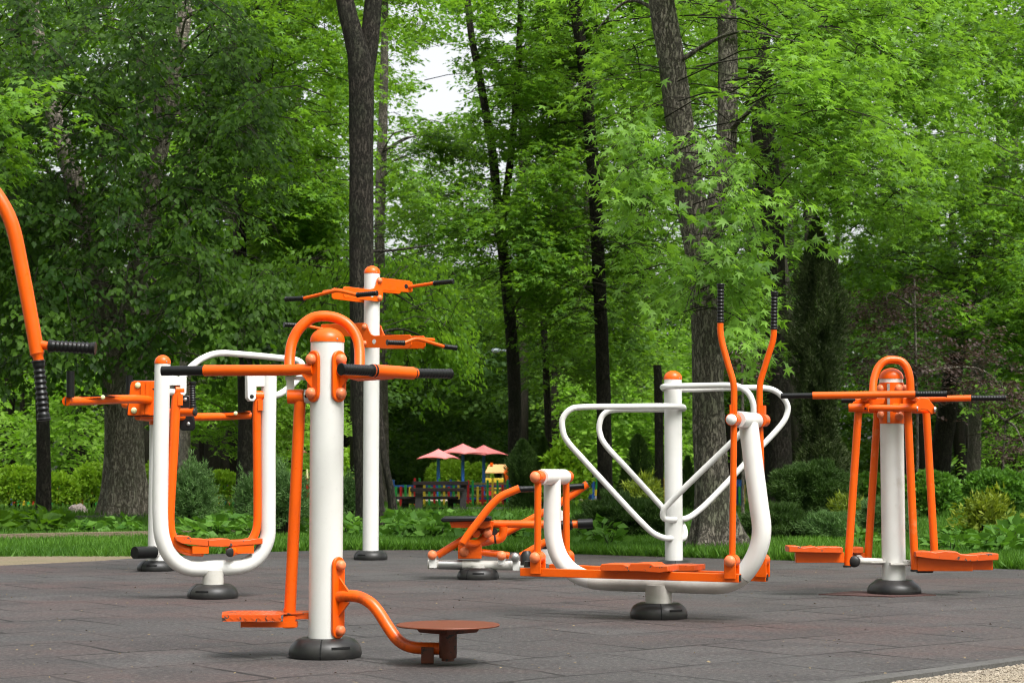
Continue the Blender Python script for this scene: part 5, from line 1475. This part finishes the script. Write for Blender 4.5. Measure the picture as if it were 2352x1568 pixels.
tree('crooked_tree', 'thin leaning dark trunk between the pull handle post and the dark bench',
     [[(906, 1192, 30.5, 11), (898, 1130, 30.5, 9), (886, 1070, 30.5, 8), (876, 1000, 30.6, 8), (868, 900, 30.7, 8), (862, 780, 30.8, 7), (858, 600, 31, 6)]],
     'bark_dark', [], 'oval', 'leaf_mid', .1, flare=.3, limbs=0)

tree('shadowed_oak', 'broad dark trunk close behind the big maple, beside the juniper column',
     [[(1790, 1174, 36.5, 32), (1788, 1080, 36.5, 31), (1784, 900, 36.5, 30), (1776, 700, 36.5, 30), (1768, 480, 36.5, 29), (1752, 250, 36.5, 28), (1738, 60, 36.5, 27), (1730, -160, 36.5, 24)]],
     'bark_dark',
     [dict(poly=[(1640, -140), (2180, -140), (2250, 260), (2180, 470), (1960, 500), (1760, 440), (1660, 250)], Y0=29, Y1=38, n=230, size=1.6, droop=.35, gap=1, tone=.6),
      dict(poly=[(1660, 560), (1790, 540), (1800, 860), (1700, 880), (1660, 760)], Y0=31, Y1=36, n=36, size=1.3, droop=.4, tone=.6)],
     'trefoil', 'leaf_maple', .115, flare=.25, limbs=8)

tree('tilted_trunk_tree', 'tilted dark trunk with ridged bark behind the right hand swing legs',
     [[(2150, 1120, 43, 25), (2162, 1040, 43, 24), (2178, 930, 43, 22), (2200, 800, 43, 20), (2240, 600, 43, 17), (2270, 400, 43, 14)]],
     'bark_dark',
     [dict(poly=[(1960, 420), (2300, 380), (2460, 480), (2460, 760), (2300, 800), (2100, 760), (1960, 640)], Y0=36, Y1=44, n=150, size=1.6, droop=.4, tone=.45)],
     'trefoil', 'leaf_mid', .125, flare=.2, limbs=10)

tree('pale_trunk_tree', 'smooth grey trunk near the right edge above the hedge',
     [[(2234, 1130, 46, 17), (2238, 1030, 46, 15), (2242, 900, 46, 15), (2258, 740, 46, 14), (2290, 560, 46, 13), (2300, 300, 46, 11)]],
     'bark_mid',
     [dict(poly=[(2100, -140), (2520, -140), (2520, 480), (2330, 520), (2180, 380)], Y0=38, Y1=48, n=170, size=1.8, droop=.35, tone=.55),
      dict(poly=[(2260, 640), (2500, 560), (2500, 940), (2360, 980), (2270, 860)], Y0=36, Y1=46, n=80, size=1.6, droop=.45, tone=.4)],
     'trefoil', 'leaf_mid', .135, flare=.2, limbs=10)

tree('grey_trunk_tree', 'pale grey trunk behind the left upright of the white U frame',
     [[(424, 1150, 45, 16), (424, 1040, 45, 13), (426, 900, 45, 13), (424, 780, 45, 12), (428, 600, 45, 11), (440, 300, 45, 9)]],
     'bark_grey',
     [dict(poly=[(380, 300), (660, 250), (660, 520), (560, 620), (400, 600)], Y0=42, Y1=48, n=70, size=1.7, droop=.35, tone=.55),
      dict(poly=[(380, 780), (640, 760), (700, 860), (640, 1000), (480, 1010), (400, 920)], Y0=44, Y1=50, n=56, size=1.4, droop=.4, tone=.75)],
     'trefoil', 'leaf_far', .13, flare=.2, limbs=8)

tree('broken_trunk', 'short snapped dark trunk just left of the white bar post',
     [[(1513, 1120, 38, 11), (1514, 1040, 38, 10), (1513, 950, 38, 10), (1512, 880, 38, 10), (1509, 838, 38, 9)]],
     'bark_dark', [], 'oval', 'leaf_mid', .1, limbs=0)

# purple-leaved cherry plums at the right
for lab, u, Y, poly, n in (('thin stemmed plum tree with purple brown leaves behind the swing stepper arch', 2106, 33, [(1960, 690), (2100, 640), (2200, 720), (2290, 800), (2320, 900), (2180, 960), (2080, 900), (1980, 850)], 70),
                           ('small plum tree with reddish leaves between the two tall black grips', 1706, 30, [(1668, 690), (1740, 670), (1764, 760), (1740, 860), (1690, 850)], 14),
                           ('brown leaved plum bush beside the smooth grey trunk at the right edge', 2300, 36, [(2240, 980), (2330, 930), (2400, 980), (2380, 1060), (2280, 1060)], 16)):
    tree('plum_tree', lab, [[(u, 1165 if Y > 31 else 1190, Y, 4), (u + 1, 1000, Y, 3.5), (u - 3, 800, Y, 3), (u - 6, 640, Y, 2)] if Y < 36 else [(u, 1170, Y, 4), (u + 4, 1060, Y, 3), (u + 10, 960, Y, 2)]],
         'bark_mid', [dict(poly=poly, Y0=Y - 1.5, Y1=Y + 1.5, n=n, size=.9, sprays=10, droop=.3, per=9, tone=.5)], 'oval', 'leaf_plum', .075, limbs=4, group='purple plum trees', segs=10)

# ---------------------------------------------------------------- the wood behind, one mass
def woods():
    L = Leaves('kite'); S2 = Leaves('kite')
    st = [(x, 90.0, 5.0) for x in range(-60, 61, 6)]
    boughs(L, [(-260, -230), (2620, -230), (2620, 760), (-260, 760)], 70, 94, 1150, st, 2.6, .24, per=12, sprays=15, droop=.35, gap=4, twigs=False, flat=.14)
    boughs(L, [(-260, -230), (2620, -230), (2620, 900), (-260, 900)], 94, 112, 620, st, 3.2, .34, per=12, sprays=16, droop=.35, gap=4, twigs=False, flat=.16)
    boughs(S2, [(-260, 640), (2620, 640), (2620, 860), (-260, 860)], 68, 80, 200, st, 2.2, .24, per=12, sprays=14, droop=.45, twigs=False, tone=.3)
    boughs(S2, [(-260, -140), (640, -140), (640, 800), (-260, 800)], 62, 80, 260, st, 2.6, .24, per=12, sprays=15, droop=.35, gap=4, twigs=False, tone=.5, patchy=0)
    # saplings in the light further in
    for poly, n in (([(60, 800), (240, 820), (260, 1000), (110, 1070)], 40), ([(390, 830), (700, 800), (700, 960), (430, 980)], 34), ([(1270, 700), (1620, 720), (1620, 1070), (1290, 1050)], 110),
                    ([(640, 900), (820, 900), (820, 1080), (640, 1090)], 18), ([(2240, 880), (2500, 860), (2500, 1090), (2260, 1090)], 30), ([(-150, 900), (60, 900), (60, 1060), (-150, 1060)], 14)):
        boughs(L, poly, 52, 64, n, st, 1.7, .2, per=12, sprays=14, droop=.4, twigs=False, tone=.75)
    boughs(S2, [(-260, 860), (2620, 860), (2620, 1090), (-260, 1090)], 104, 116, 460, st, 2.6, .3, per=12, sprays=14, droop=.4, twigs=False, tone=.05)  # low leaf tone paints the shade beneath the canopy
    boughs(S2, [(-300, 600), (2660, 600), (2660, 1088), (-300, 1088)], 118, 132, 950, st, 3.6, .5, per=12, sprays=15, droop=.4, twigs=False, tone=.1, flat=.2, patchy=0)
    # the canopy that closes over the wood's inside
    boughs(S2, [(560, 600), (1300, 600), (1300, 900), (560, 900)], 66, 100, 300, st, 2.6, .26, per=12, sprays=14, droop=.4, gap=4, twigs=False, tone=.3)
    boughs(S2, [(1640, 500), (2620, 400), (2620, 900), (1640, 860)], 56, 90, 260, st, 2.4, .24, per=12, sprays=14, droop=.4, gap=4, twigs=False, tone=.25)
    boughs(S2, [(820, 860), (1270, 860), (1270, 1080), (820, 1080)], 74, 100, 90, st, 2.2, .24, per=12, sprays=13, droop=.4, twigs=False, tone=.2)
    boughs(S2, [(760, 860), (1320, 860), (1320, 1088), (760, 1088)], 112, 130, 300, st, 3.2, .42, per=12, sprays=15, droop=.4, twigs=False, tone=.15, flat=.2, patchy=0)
    # trunks of the wood
    for k in range(90):
        u = R.uniform(-150, 2500); Y = R.uniform(56, 96)
        b = gr(u, HY + CAMZ * F / Y)
        r = R.uniform(.12, .26); ln = R.gauss(0, .5); top = 14
        if 840 < u < 1170: continue
        L.tw.sweep([Vector((b.x, Y, -.1)), Vector((b.x + ln * .3, Y, 3)), Vector((b.x + ln, Y, top * .6)), Vector((b.x + ln * 1.4, Y, top))], [r * 1.15, r, r * .85, r * .6], 8)
    # the wood, unseen, closes round the camera's side too, added to block low sky
    n = 26000
    a = NP.uniform(radians(-215), radians(35), n)
    rad = NP.uniform(17, 27, n) + 3 * np.sin(a * 7)
    X = np.cos(a) * rad * .9; Y2 = 8 + np.sin(a) * rad
    H = 1.0 + 12.5 * NP.random(n) ** .8 + 1.5 * np.sin(a * 11)
    k = ~((np.abs(X) < Y2 * .30 + 1.2) & (Y2 > 0))
    P = np.stack([X, Y2, H], 1)[k]; m = len(P)
    D = NP.normal(0, 1, (m, 3)); Z = NP.normal(0, .6, (m, 3)); Z[:, 2] += .8
    L.add(P, D, Z, NP.uniform(.35, .8, m), NP.normal(.4, .25, m))
    for q in range(34):
        aa = radians(-215 + 250 * (q + R.random()) / 34); x = cos(aa) * 19.5; y = 8 + sin(aa) * 21
        if abs(x) < y * .33 + 1.5 and y > 0: continue
        L.tw.sweep([Vector((x, y, -.1)), Vector((x + R.gauss(0, .2), y, 5)), Vector((x + R.gauss(0, .4), y, 12))], [.26, .2, .1], 8)
    L.build('surrounding_woods', 'leaf_far', kind='stuff')  # far wood together with the unseen ring behind the camera
    S2.build('shade_toned_woods', 'leaf_far_shaded', kind='stuff')  # boughs of the same wood, coloured dark in place of shade
    return L.count()
print('WOODS', woods())
# ================================================================ playground and furniture at the back
def picket_fence():
    Y = 40.8
    def section(label, u0, u1, seed):
        rr = random.Random(seed)
        g0, g1 = gr(u0, 1165), gr(u1, 1165)
        root = empty('picket_fence', ((g0.x + g1.x) / 2, Y, 0), label, 'fence', 'painted picket fence')
        cols = ['red', 'green', 'yellow', 'red', 'green', 'yellow', 'green']
        x = g0.x; k = rr.randrange(6)
        while x < g1.x:
            k += 1
            lo, hi = rr.choice((.0, .04, .09)), rr.choice((.46, .50, .60, .64))
            MB().box((x, Y - .03, (lo + hi) / 2), (.050 + rr.uniform(-.004, .006), .022, hi - lo)).build('picket', M[cols[k % 7]], root, bevel=.004)
            x += .104 + rr.uniform(-.006, .006)
        for zz in (.20, .47):
            MB().box(((g0.x + g1.x) / 2, Y, zz), (g1.x - g0.x, .03, .045)).build('rail', M['blue'], root)
        for xx in np.linspace(g0.x + .05, g1.x - .05, 3):
            MB().box((xx, Y + .03, .3), (.05, .05, .62)).build('fence_post', M['blue'], root)
    section('coloured picket fence peeping out beneath the bright bushes at the left', 30, 258, 1)
    section('coloured picket fence seen inside the white U frame', 466, 576, 2)
    section('coloured pickets between the swing pedal arm and the nearest white post', 655, 712, 3)
    section('coloured pickets right of the nearest white post', 790, 836, 4)
    section('coloured picket fence behind the dark bench and the pale bench', 900, 1172, 5)
    section('coloured pickets just left of the white bar post', 1524, 1556, 6)
    section('coloured pickets beside the big maple trunk, behind its right handle', 1684, 1706, 7)
picket_fence()

def parasol(label, u, v_top, v_rim, hw, Y, pole='blue', rot=12):
    p = at(u, v_rim, Y); top = at(u, v_top, Y).z; rim = p.z; r = hw * Y / F
    root = empty('parasol', (p.x, Y, 0), label, 'parasol', 'pink parasols of the playground')
    MB().lathe((p.x, Y, -.05), UP, [(0, .055), (rim + .1, .05)], 14).build('pole', M[pole], root)
    n = 4; V = [Vector((p.x, Y, top))]; F2 = []
    seg = 8
    rows_ = 5
    for i in range(1, rows_ + 1):
        f = i / rows_
        for s in range(n * seg):
            c = s / seg; k = int(c); q = c - k
            a0, a1 = radians(rot + 90 * k), radians(rot + 90 * (k + 1))
            e = Vector((cos(a0), sin(a0), 0)).lerp(Vector((cos(a1), sin(a1), 0)), q) * r * 1.06
            zz = top + (rim - top) * (f ** .85) + .05 * f * 4 * q * (1 - q) - (.0 if i < rows_ else .02)
            V.append(Vector((p.x, Y, 0)) + e * f + Vector((0, 0, zz)))
    m = n * seg
    F2 += [(0, 1 + s, 1 + (s + 1) % m) for s in range(m)]
    for i in range(rows_ - 1):
        F2 += [(1 + i * m + s, 1 + (i + 1) * m + s, 1 + (i + 1) * m + (s + 1) % m, 1 + i * m + (s + 1) % m) for s in range(m)]
    cn = MB().add(V, F2).build('canopy', M['pink'], root, smooth=20)
    so_ = cn.modifiers.new('Solidify', 'SOLIDIFY'); so_.thickness = .02
parasol('lowest pink parasol on a blue pole, left of the group above the dark bench', 1007, 1030.5, 1052, 50, 58, rot=20)
parasol('largest pink parasol in the middle of the group, on a dark blue pole', 1063, 1018, 1041, 56, 61, rot=5)
parasol('pink parasol on a blue pole directly left of the toy house', 1111, 1021.5, 1043.5, 54, 63, rot=3)
parasol('single pink parasol half hidden by the orange swing pedal arm', 678, 1026, 1040, 34, 58, rot=30)

def toy_house():
    Y = 58
    A = lambda a, b, d=0.0: at(*z('g', a, b), Y + d)
    c = A(1700, 1000); root = empty('toy_house', (c.x, Y, 0), 'small orange roofed toy house with yellow front, right of the parasols', 'playhouse')
    x0, x1 = A(1545, 0).x, A(1815, 0).x
    zr, ze = A(0, 440).z, A(0, 556).z
    s = .13
    rf = MB().prism([(A(1535, 0).x, Y - .35, ze), (A(1820, 0).x, Y - .35, ze), (A(1895, 0).x, Y + .1, zr + .01), (A(1590, 0).x, Y + .1, zr + .01)], (0, 0, .035)).build('roof', M['peach'], root)
    gb = MB().prism([(A(1818, 0).x, Y - .34, ze), (A(1895, 0).x, Y + .08, zr), (A(1895, 0).x, Y + .5, ze - .1), (A(1890, 0).x, Y + .3, ze - .28), (A(1850, 0).x, Y - .1, ze - .28)], (.03, 0, 0)).build('gable', M['orange'], rf)
    MB().prism([(A(1590, 0).x, Y + .1, zr), (A(1890, 0).x, Y + .1, zr), (A(1840, 0).x, Y + .6, ze), (A(1560, 0).x, Y + .6, ze)], (0, 0, .03)).build('roof', M['orange'], root)
    MB().box(A(1632, 415), (.085, .085, .10)).build('chimney', M['orange'], rf)
    for a, d in ((1560, -.25), (1805, -.25), (1590, .4), (1840, .4)):
        p = A(a, 600, d); MB().box((p.x, p.y, ze / 2 + .0), (.05, .05, ze)).build('corner_post', M['bench_pale'], root)
    zt, zb = A(0, 632).z, A(0, 705).z
    fr = MB().box(((x0 + x1) / 2, Y - .28, (zt + zb) / 2), (x1 - x0 + .03, .05, zt - zb)).build('balcony_panel', M['yellow'], root, bevel=.02)
    MB().box(((x0 + x1) / 2, Y - .25, zb / 2 - .02), (x1 - x0 - .04, .04, zb - .06)).build('front_panel', M['red'], root)
    MB().box(((x0 + x1) / 2 + .1, Y - .275, zb / 2), ((x1 - x0) * .4, .02, zb * .5)).build('front_door', M['yellow'], root)
    MB().box(((x0 + x1) / 2, Y + .42, (ze + zb) / 2 * .6), (x1 - x0, .04, zb)).build('rear_panel', M['orange'], root)
toy_house()

def toys():
    Y = 43.2
    a, b = at(1046, 1156, Y), at(1164, 1156, Y)
    root = empty('sand_box', ((a.x + b.x) / 2, Y, 0), 'low red and yellow sand box frame behind the pickets, right of the dark bench', 'sandbox')
    w_ = b.x - a.x
    MB().box(((a.x + b.x) / 2 - .05, Y - .2, .16), (w_ * .82, .06, .13)).build('front_board', M['red'], root, bevel=.01)
    MB().box(((a.x + b.x) / 2, Y - .21, .05), (w_, .08, .09)).build('base_board', M['yellow'], root, bevel=.01)
    MB().box(((a.x + b.x) / 2, Y + .7, .12), (w_, .06, .22)).build('rear_board', M['red'], root, bevel=.01)
    MB().box((b.x - .12, Y - .1, .22), (.26, .1, .3)).build('corner_seat', M['yellow'], root, bevel=.01)
    # striped flag pole and the coral toy stack
    p = at(705, 1110, 52); root = empty('striped_pole', (p.x, 52, 0), 'thin cream and green pole between the swing pedal arm and nearest post', 'pole')
    z1, z2, z3 = at(705, 1077, 52).z, at(705, 1104, 52).z, at(705, 1111, 52).z
    MB().lathe((p.x, 52, 0), UP, [(-.05, .03), (z2, .03)], 10).build('lower_pole', M['green'], root)
    MB().lathe((p.x, 52, 0), UP, [(z2, .031), (z1 - .2, .036), (z1, .022)], 10).build('upper_pole', M['cream'], root)
    q = at(816, 1130, 46); root = empty('bead_pole', (q.x, 46, 0), 'red beaded toy pole beside the forked trunk', 'toy')
    for k, (zz, r) in enumerate(((.12, .035), (.24, .04), (.36, .04), (.47, .035), (.6, .055))):
        MB().lathe((q.x, 46, zz), UP, [(-r, .01), (-r * .7, r * .7), (0, r), (r * .7, r * .7), (r, .01)], 12).build('bead', M['red'], root)
    MB().lathe((q.x, 46, 0), UP, [(-.05, .014), (.6, .014)], 8).build('rod', M['steel'], root)
    # blue-legged play table with plank and yellow board
    Y = 47
    def K(a, b): return at(1291.9 + a * .10985, 1062.2 + b * .10985, Y)
    c = K(480, 850); root = empty('play_table', (c.x, Y, 0), 'blue legged play table with a plank top, left of the straight dark trunk', 'table')
    for a in (478, 640): MB().box((K(a, 0).x, Y, .3), (.07, .07, .62)).build('leg', M['blue'], root)
    MB().box((K(530, 0).x, Y - .05, K(0, 790).z), (.46, .3, .035)).build('table_top', M['bench_pale'], root)
    MB().box((K(550, 0).x, Y + .12, K(0, 735).z), (.14, .04, .16)).build('panel', M['blue'], root)
    p = K(722, 850); root = empty('play_board', (p.x, Y + .3, 0), 'small yellow board on a post beside the straight dark trunk', 'sign')
    MB().box((p.x, Y + .3, .35), (.04, .04, .75)).build('pole', M['green'], root)
    MB().box((p.x, Y + .27, K(0, 625).z), (.11, .03, .15)).build('board', M['yellow'], root)
    p = K(712, 770); root = empty('cloth_bag', (p.x, Y - .25, K(0, 860).z), 'pale lavender cloth hanging at the end of the play table', 'cloth')
    MB().prism([(K(a, 0).x, Y - .25, K(0, b).z) for a, b in ((655, 712), (690, 695), (745, 705), (760, 780), (762, 855), (735, 860), (715, 800), (690, 770))], (0, .05, 0)).build('cloth', M['lavender'], root, bevel=.01)
toys()

def rock(name, label, u, v, wpx, hpx, Y, seed):
    g = at(u, v, Y); bm = bmesh.new(); bmesh.ops.create_icosphere(bm, subdivisions=4, radius=1)
    sx, sz = wpx * Y / F / 2, hpx * Y / F
    for q in bm.verts:
        d = q.co.copy()
        k = 1 + .28 * noise.noise(d * 1.3 + Vector((seed, 0, 0))) + .10 * noise.noise(d * 4 + Vector((0, seed, 0)))
        fl = noise.cell(d * 1.6 + Vector((seed, 2, 1))) * .12
        q.co = Vector((d.x * sx * (k + fl), d.y * sx * .7 * k, max(-.05, d.z * sz * (k + fl) * (1 - .25 * d.x))))
    me = bpy.data.meshes.new(name); bm.to_mesh(me); bm.free()
    me.materials.append(M['rock']); me.polygons.foreach_set('use_smooth', [True] * len(me.polygons)); me.set_sharp_from_angle(angle=radians(32))
    o = link(name, me, None, Vector((g.x, Y, 0)))
    return tag(o, label, 'rock', 'stones')
rock('rock', 'pale pinkish rock on the grass left of the linden trunk', 181, 1180, 46, 21, 35, 3.0)
rock('rock', 'pale stone behind the low juniper, beside the straight dark trunk', 1366, 1166, 14, 8, 38.5, 8.0)

def bench(name, label, backpts, seat, legs, fronts, Y, mat, legm, dep):
    A = lambda a, b, d=0.0: at(*z('g', a, b), Y + d)
    c = A(legs[0][0], legs[0][2]); root = empty(name, (A((backpts[0][0] + backpts[0][1]) / 2, 900).x, Y, 0), label, 'bench', 'park benches')
    for a0, a1, b0, b1 in backpts:
        p, q = A(a0, b0), A(a1, b1)
        MB().box(((p.x + q.x) / 2, Y - .05 * (1 if b0 > backpts[0][2] else 0), (p.z + q.z) / 2), (q.x - p.x, .045, abs(p.z - q.z))).build('back_slat', M[mat], root, bevel=.006)
    a0, a1, b0, b1 = seat
    p, q = A(a0, b0, dep), A(a1, b1, dep)
    for k in range(3):
        MB().box(((p.x + q.x) / 2 - .02 * k, Y + .12 + dep * (k + .5) / 3, (p.z + q.z) / 2), (q.x - p.x, dep / 3 * .85, .045)).build('seat_slat', M[mat], root, bevel=.006)
    for (a0, a1, b0, lean), (f0, f1, fb) in zip(legs, fronts):
        p, q = A(a0, b0), A(a1, b0)
        zt = p.z; w_ = q.x - p.x
        # end support: slanting back, seat shelf and front foot in one slab
        zs = A(0, seat[2] + 40).z
        fx = (A((f0 + f1) / 2, 0, dep).x) - (p.x + q.x) / 2
        e = MB()
        e.prism([(p.x + lean, Y + .05, zt), (p.x + lean, Y + .12, zt), (p.x, Y + .16, -.03), (p.x, Y - .04, -.03)], (w_, 0, 0))
        e.prism([(p.x + fx, Y + dep, zs), (p.x + fx, Y + dep + .12, zs), (p.x + fx, Y + dep + .06, -.03), (p.x + fx, Y + dep - .06, -.03)], (w_ * .9, 0, 0))
        e.prism([(p.x, Y + .1, zs - .09), (p.x + fx, Y + dep + .05, zs - .09), (p.x + fx, Y + dep + .05, zs - .01), (p.x, Y + .1, zs - .01)], (w_ * .9, 0, 0))
        e.build('end_support', M[legm], root, bevel=.008)
bench('park_bench', 'dark brown slatted bench on concrete supports, seen from behind on the lawn',
      [(392, 1268, 682, 742), (358, 1200, 785, 842)], (160, 1120, 918, 958), [(428, 545, 690, .015), (1128, 1228, 690, .02)], [(225, 345, 960), (945, 1045, 960)], 36, 'bench_dark', 'concrete', .5)
bench('park_bench', 'pale green wooden bench behind the coloured pickets, under the toy house',
      [(1340, 1890, 703, 735), (1338, 1880, 748, 785), (1336, 1870, 798, 832)], (1290, 1850, 905, 930), [(1385, 1425, 700, .01), (1850, 1880, 700, .01)], [(1340, 1380, 930), (1800, 1840, 930)], 42, 'bench_pale', 'concrete', .45)

def lamps():
    Y = 37
    r = lambda px: px * Y / F
    g = gr(562, 1085 + CAMZ * F / Y)
    root = empty('street_lamp', (g.x, Y, 0), 'grey lamp post with an arched arm among the linden leaves', 'street lamp', 'lamp posts')
    line = [(561, 1172), (560, 1000), (566, 800), (565, 640), (565, 585), (561, 556), (548, 532), (530, 519), (508, 514)]
    P = [at(u, v, Y) for u, v in line]; P[0].z = -.05
    pts = spline(P, 6)
    MB().sweep(pts, [r(4.2) - r(2.0) * i / len(pts) for i in range(len(pts))], 12).build('pole', M['grey_metal'], root)
    h = at(490, 513, Y)
    MB().lathe(h + Vector((.14, 0, 0)), (-1, 0, -.08), [(0, .02), (.02, .06), (.2, .09), (.34, .07), (.4, .02)], 14).build('lamp_head', M['grey_metal'], root)
    Y = 60
    g = gr(1191, 1085 + CAMZ * F / Y)
    root = empty('street_lamp', (g.x, Y, 0), 'far pale lamp on a thin pole between the dark trunks, above the parasols', 'street lamp', 'lamp posts')
    P = [Vector((g.x, Y, -.05)), at(1191, 900, Y), at(1191, 830, Y), at(1186, 812, Y), at(1170, 806, Y), at(1150, 805, Y)]
    MB().sweep(spline(P, 5), .035, 8).build('pole', M['grey_metal'], root)
    MB().lathe(at(1150, 805, Y), (-1, 0, 0), [(0, .03), (.04, .07), (.24, .08), (.3, .03)], 12).build('lamp_head', M['grey_metal'], root)
lamps()

def person():
    """a child in red bending a little, beyond the fence"""
    Y = 78
    base = at(795, 1124, Y); s = at(799, 1071, Y).z / 1.34
    root = empty('person', (base.x, Y, 0), 'person with short dark hair in a dark red top, right of the nearest white post', 'person')
    def skin(name, J, E, mat, parent):
        me = bpy.data.meshes.new(name)
        me.from_pydata([(p[0] * s, p[1] * s, p[2] * s) for p, r in J], E, [])
        o = link(name, me, parent)
        sk = o.modifiers.new('Skin', 'SKIN'); sk.use_smooth_shade = True
        for i, (p, r) in enumerate(J): me.skin_vertices[0].data[i].radius = (r * s, r * s)
        me.skin_vertices[0].data[0].use_root = True
        ss = o.modifiers.new('Subdivision', 'SUBSURF'); ss.levels = 1; ss.render_levels = 1
        me.materials.append(M[mat])
        return o
    J = [((0, 0, .68), .10), ((.0, 0, .84), .095), ((.02, -.02, 1.0), .10), ((.045, -.03, 1.08), .045), ((.055, -.04, 1.14), .05), ((.06, -.05, 1.22), .085), ((.06, -.05, 1.28), .075),
         ((.15, -.02, 1.03), .045), ((.20, -.08, .86), .035), ((.23, -.2, .74), .028), ((.25, -.25, .70), .03),
         ((-.12, -.02, 1.03), .045), ((-.18, -.04, .86), .035), ((-.2, -.14, .72), .028), ((-.2, -.19, .68), .03),
         ((.08, 0, .62), .075), ((.09, -.02, .36), .055), ((.09, .02, .07), .04), ((.09, -.1, .03), .035),
         ((-.08, 0, .62), .075), ((-.09, -.02, .36), .055), ((-.09, .02, .07), .04), ((-.09, -.1, .03), .035)]
    E = [(0, 1), (1, 2), (2, 3), (3, 4), (4, 5), (5, 6), (2, 7), (7, 8), (8, 9), (9, 10), (2, 11), (11, 12), (12, 13), (13, 14), (0, 15), (15, 16), (16, 17), (17, 18), (0, 19), (19, 20), (20, 21), (21, 22)]
    skin('body', J, E, 'skin', root)
    J2 = [((0, 0, .66), .115), ((.0, 0, .84), .11), ((.02, -.02, 1.0), .115), ((.03, -.025, 1.07), .06), ((.15, -.02, 1.03), .06), ((.20, -.08, .86), .048), ((.225, -.18, .76), .04), ((-.12, -.02, 1.03), .06), ((-.18, -.04, .86), .048), ((-.2, -.13, .73), .04)]
    skin('red_top', J2, [(0, 1), (1, 2), (2, 3), (2, 4), (4, 5), (5, 6), (2, 7), (7, 8), (8, 9)], 'cloth_red', root)
    J3 = [((0, 0, .66), .11), ((.08, 0, .60), .088), ((.09, -.02, .36), .066), ((.09, .02, .09), .052), ((-.08, 0, .60), .088), ((-.09, -.02, .36), .066), ((-.09, .02, .09), .052)]
    skin('trousers', J3, [(0, 1), (1, 2), (2, 3), (0, 4), (4, 5), (5, 6)], 'cloth_dark', root)
    J4 = [((.062, -.03, 1.26), .088), ((.058, -.035, 1.31), .07), ((.05, .015, 1.24), .07)]
    skin('hair', J4, [(0, 1), (0, 2)], 'hair', root)
person()
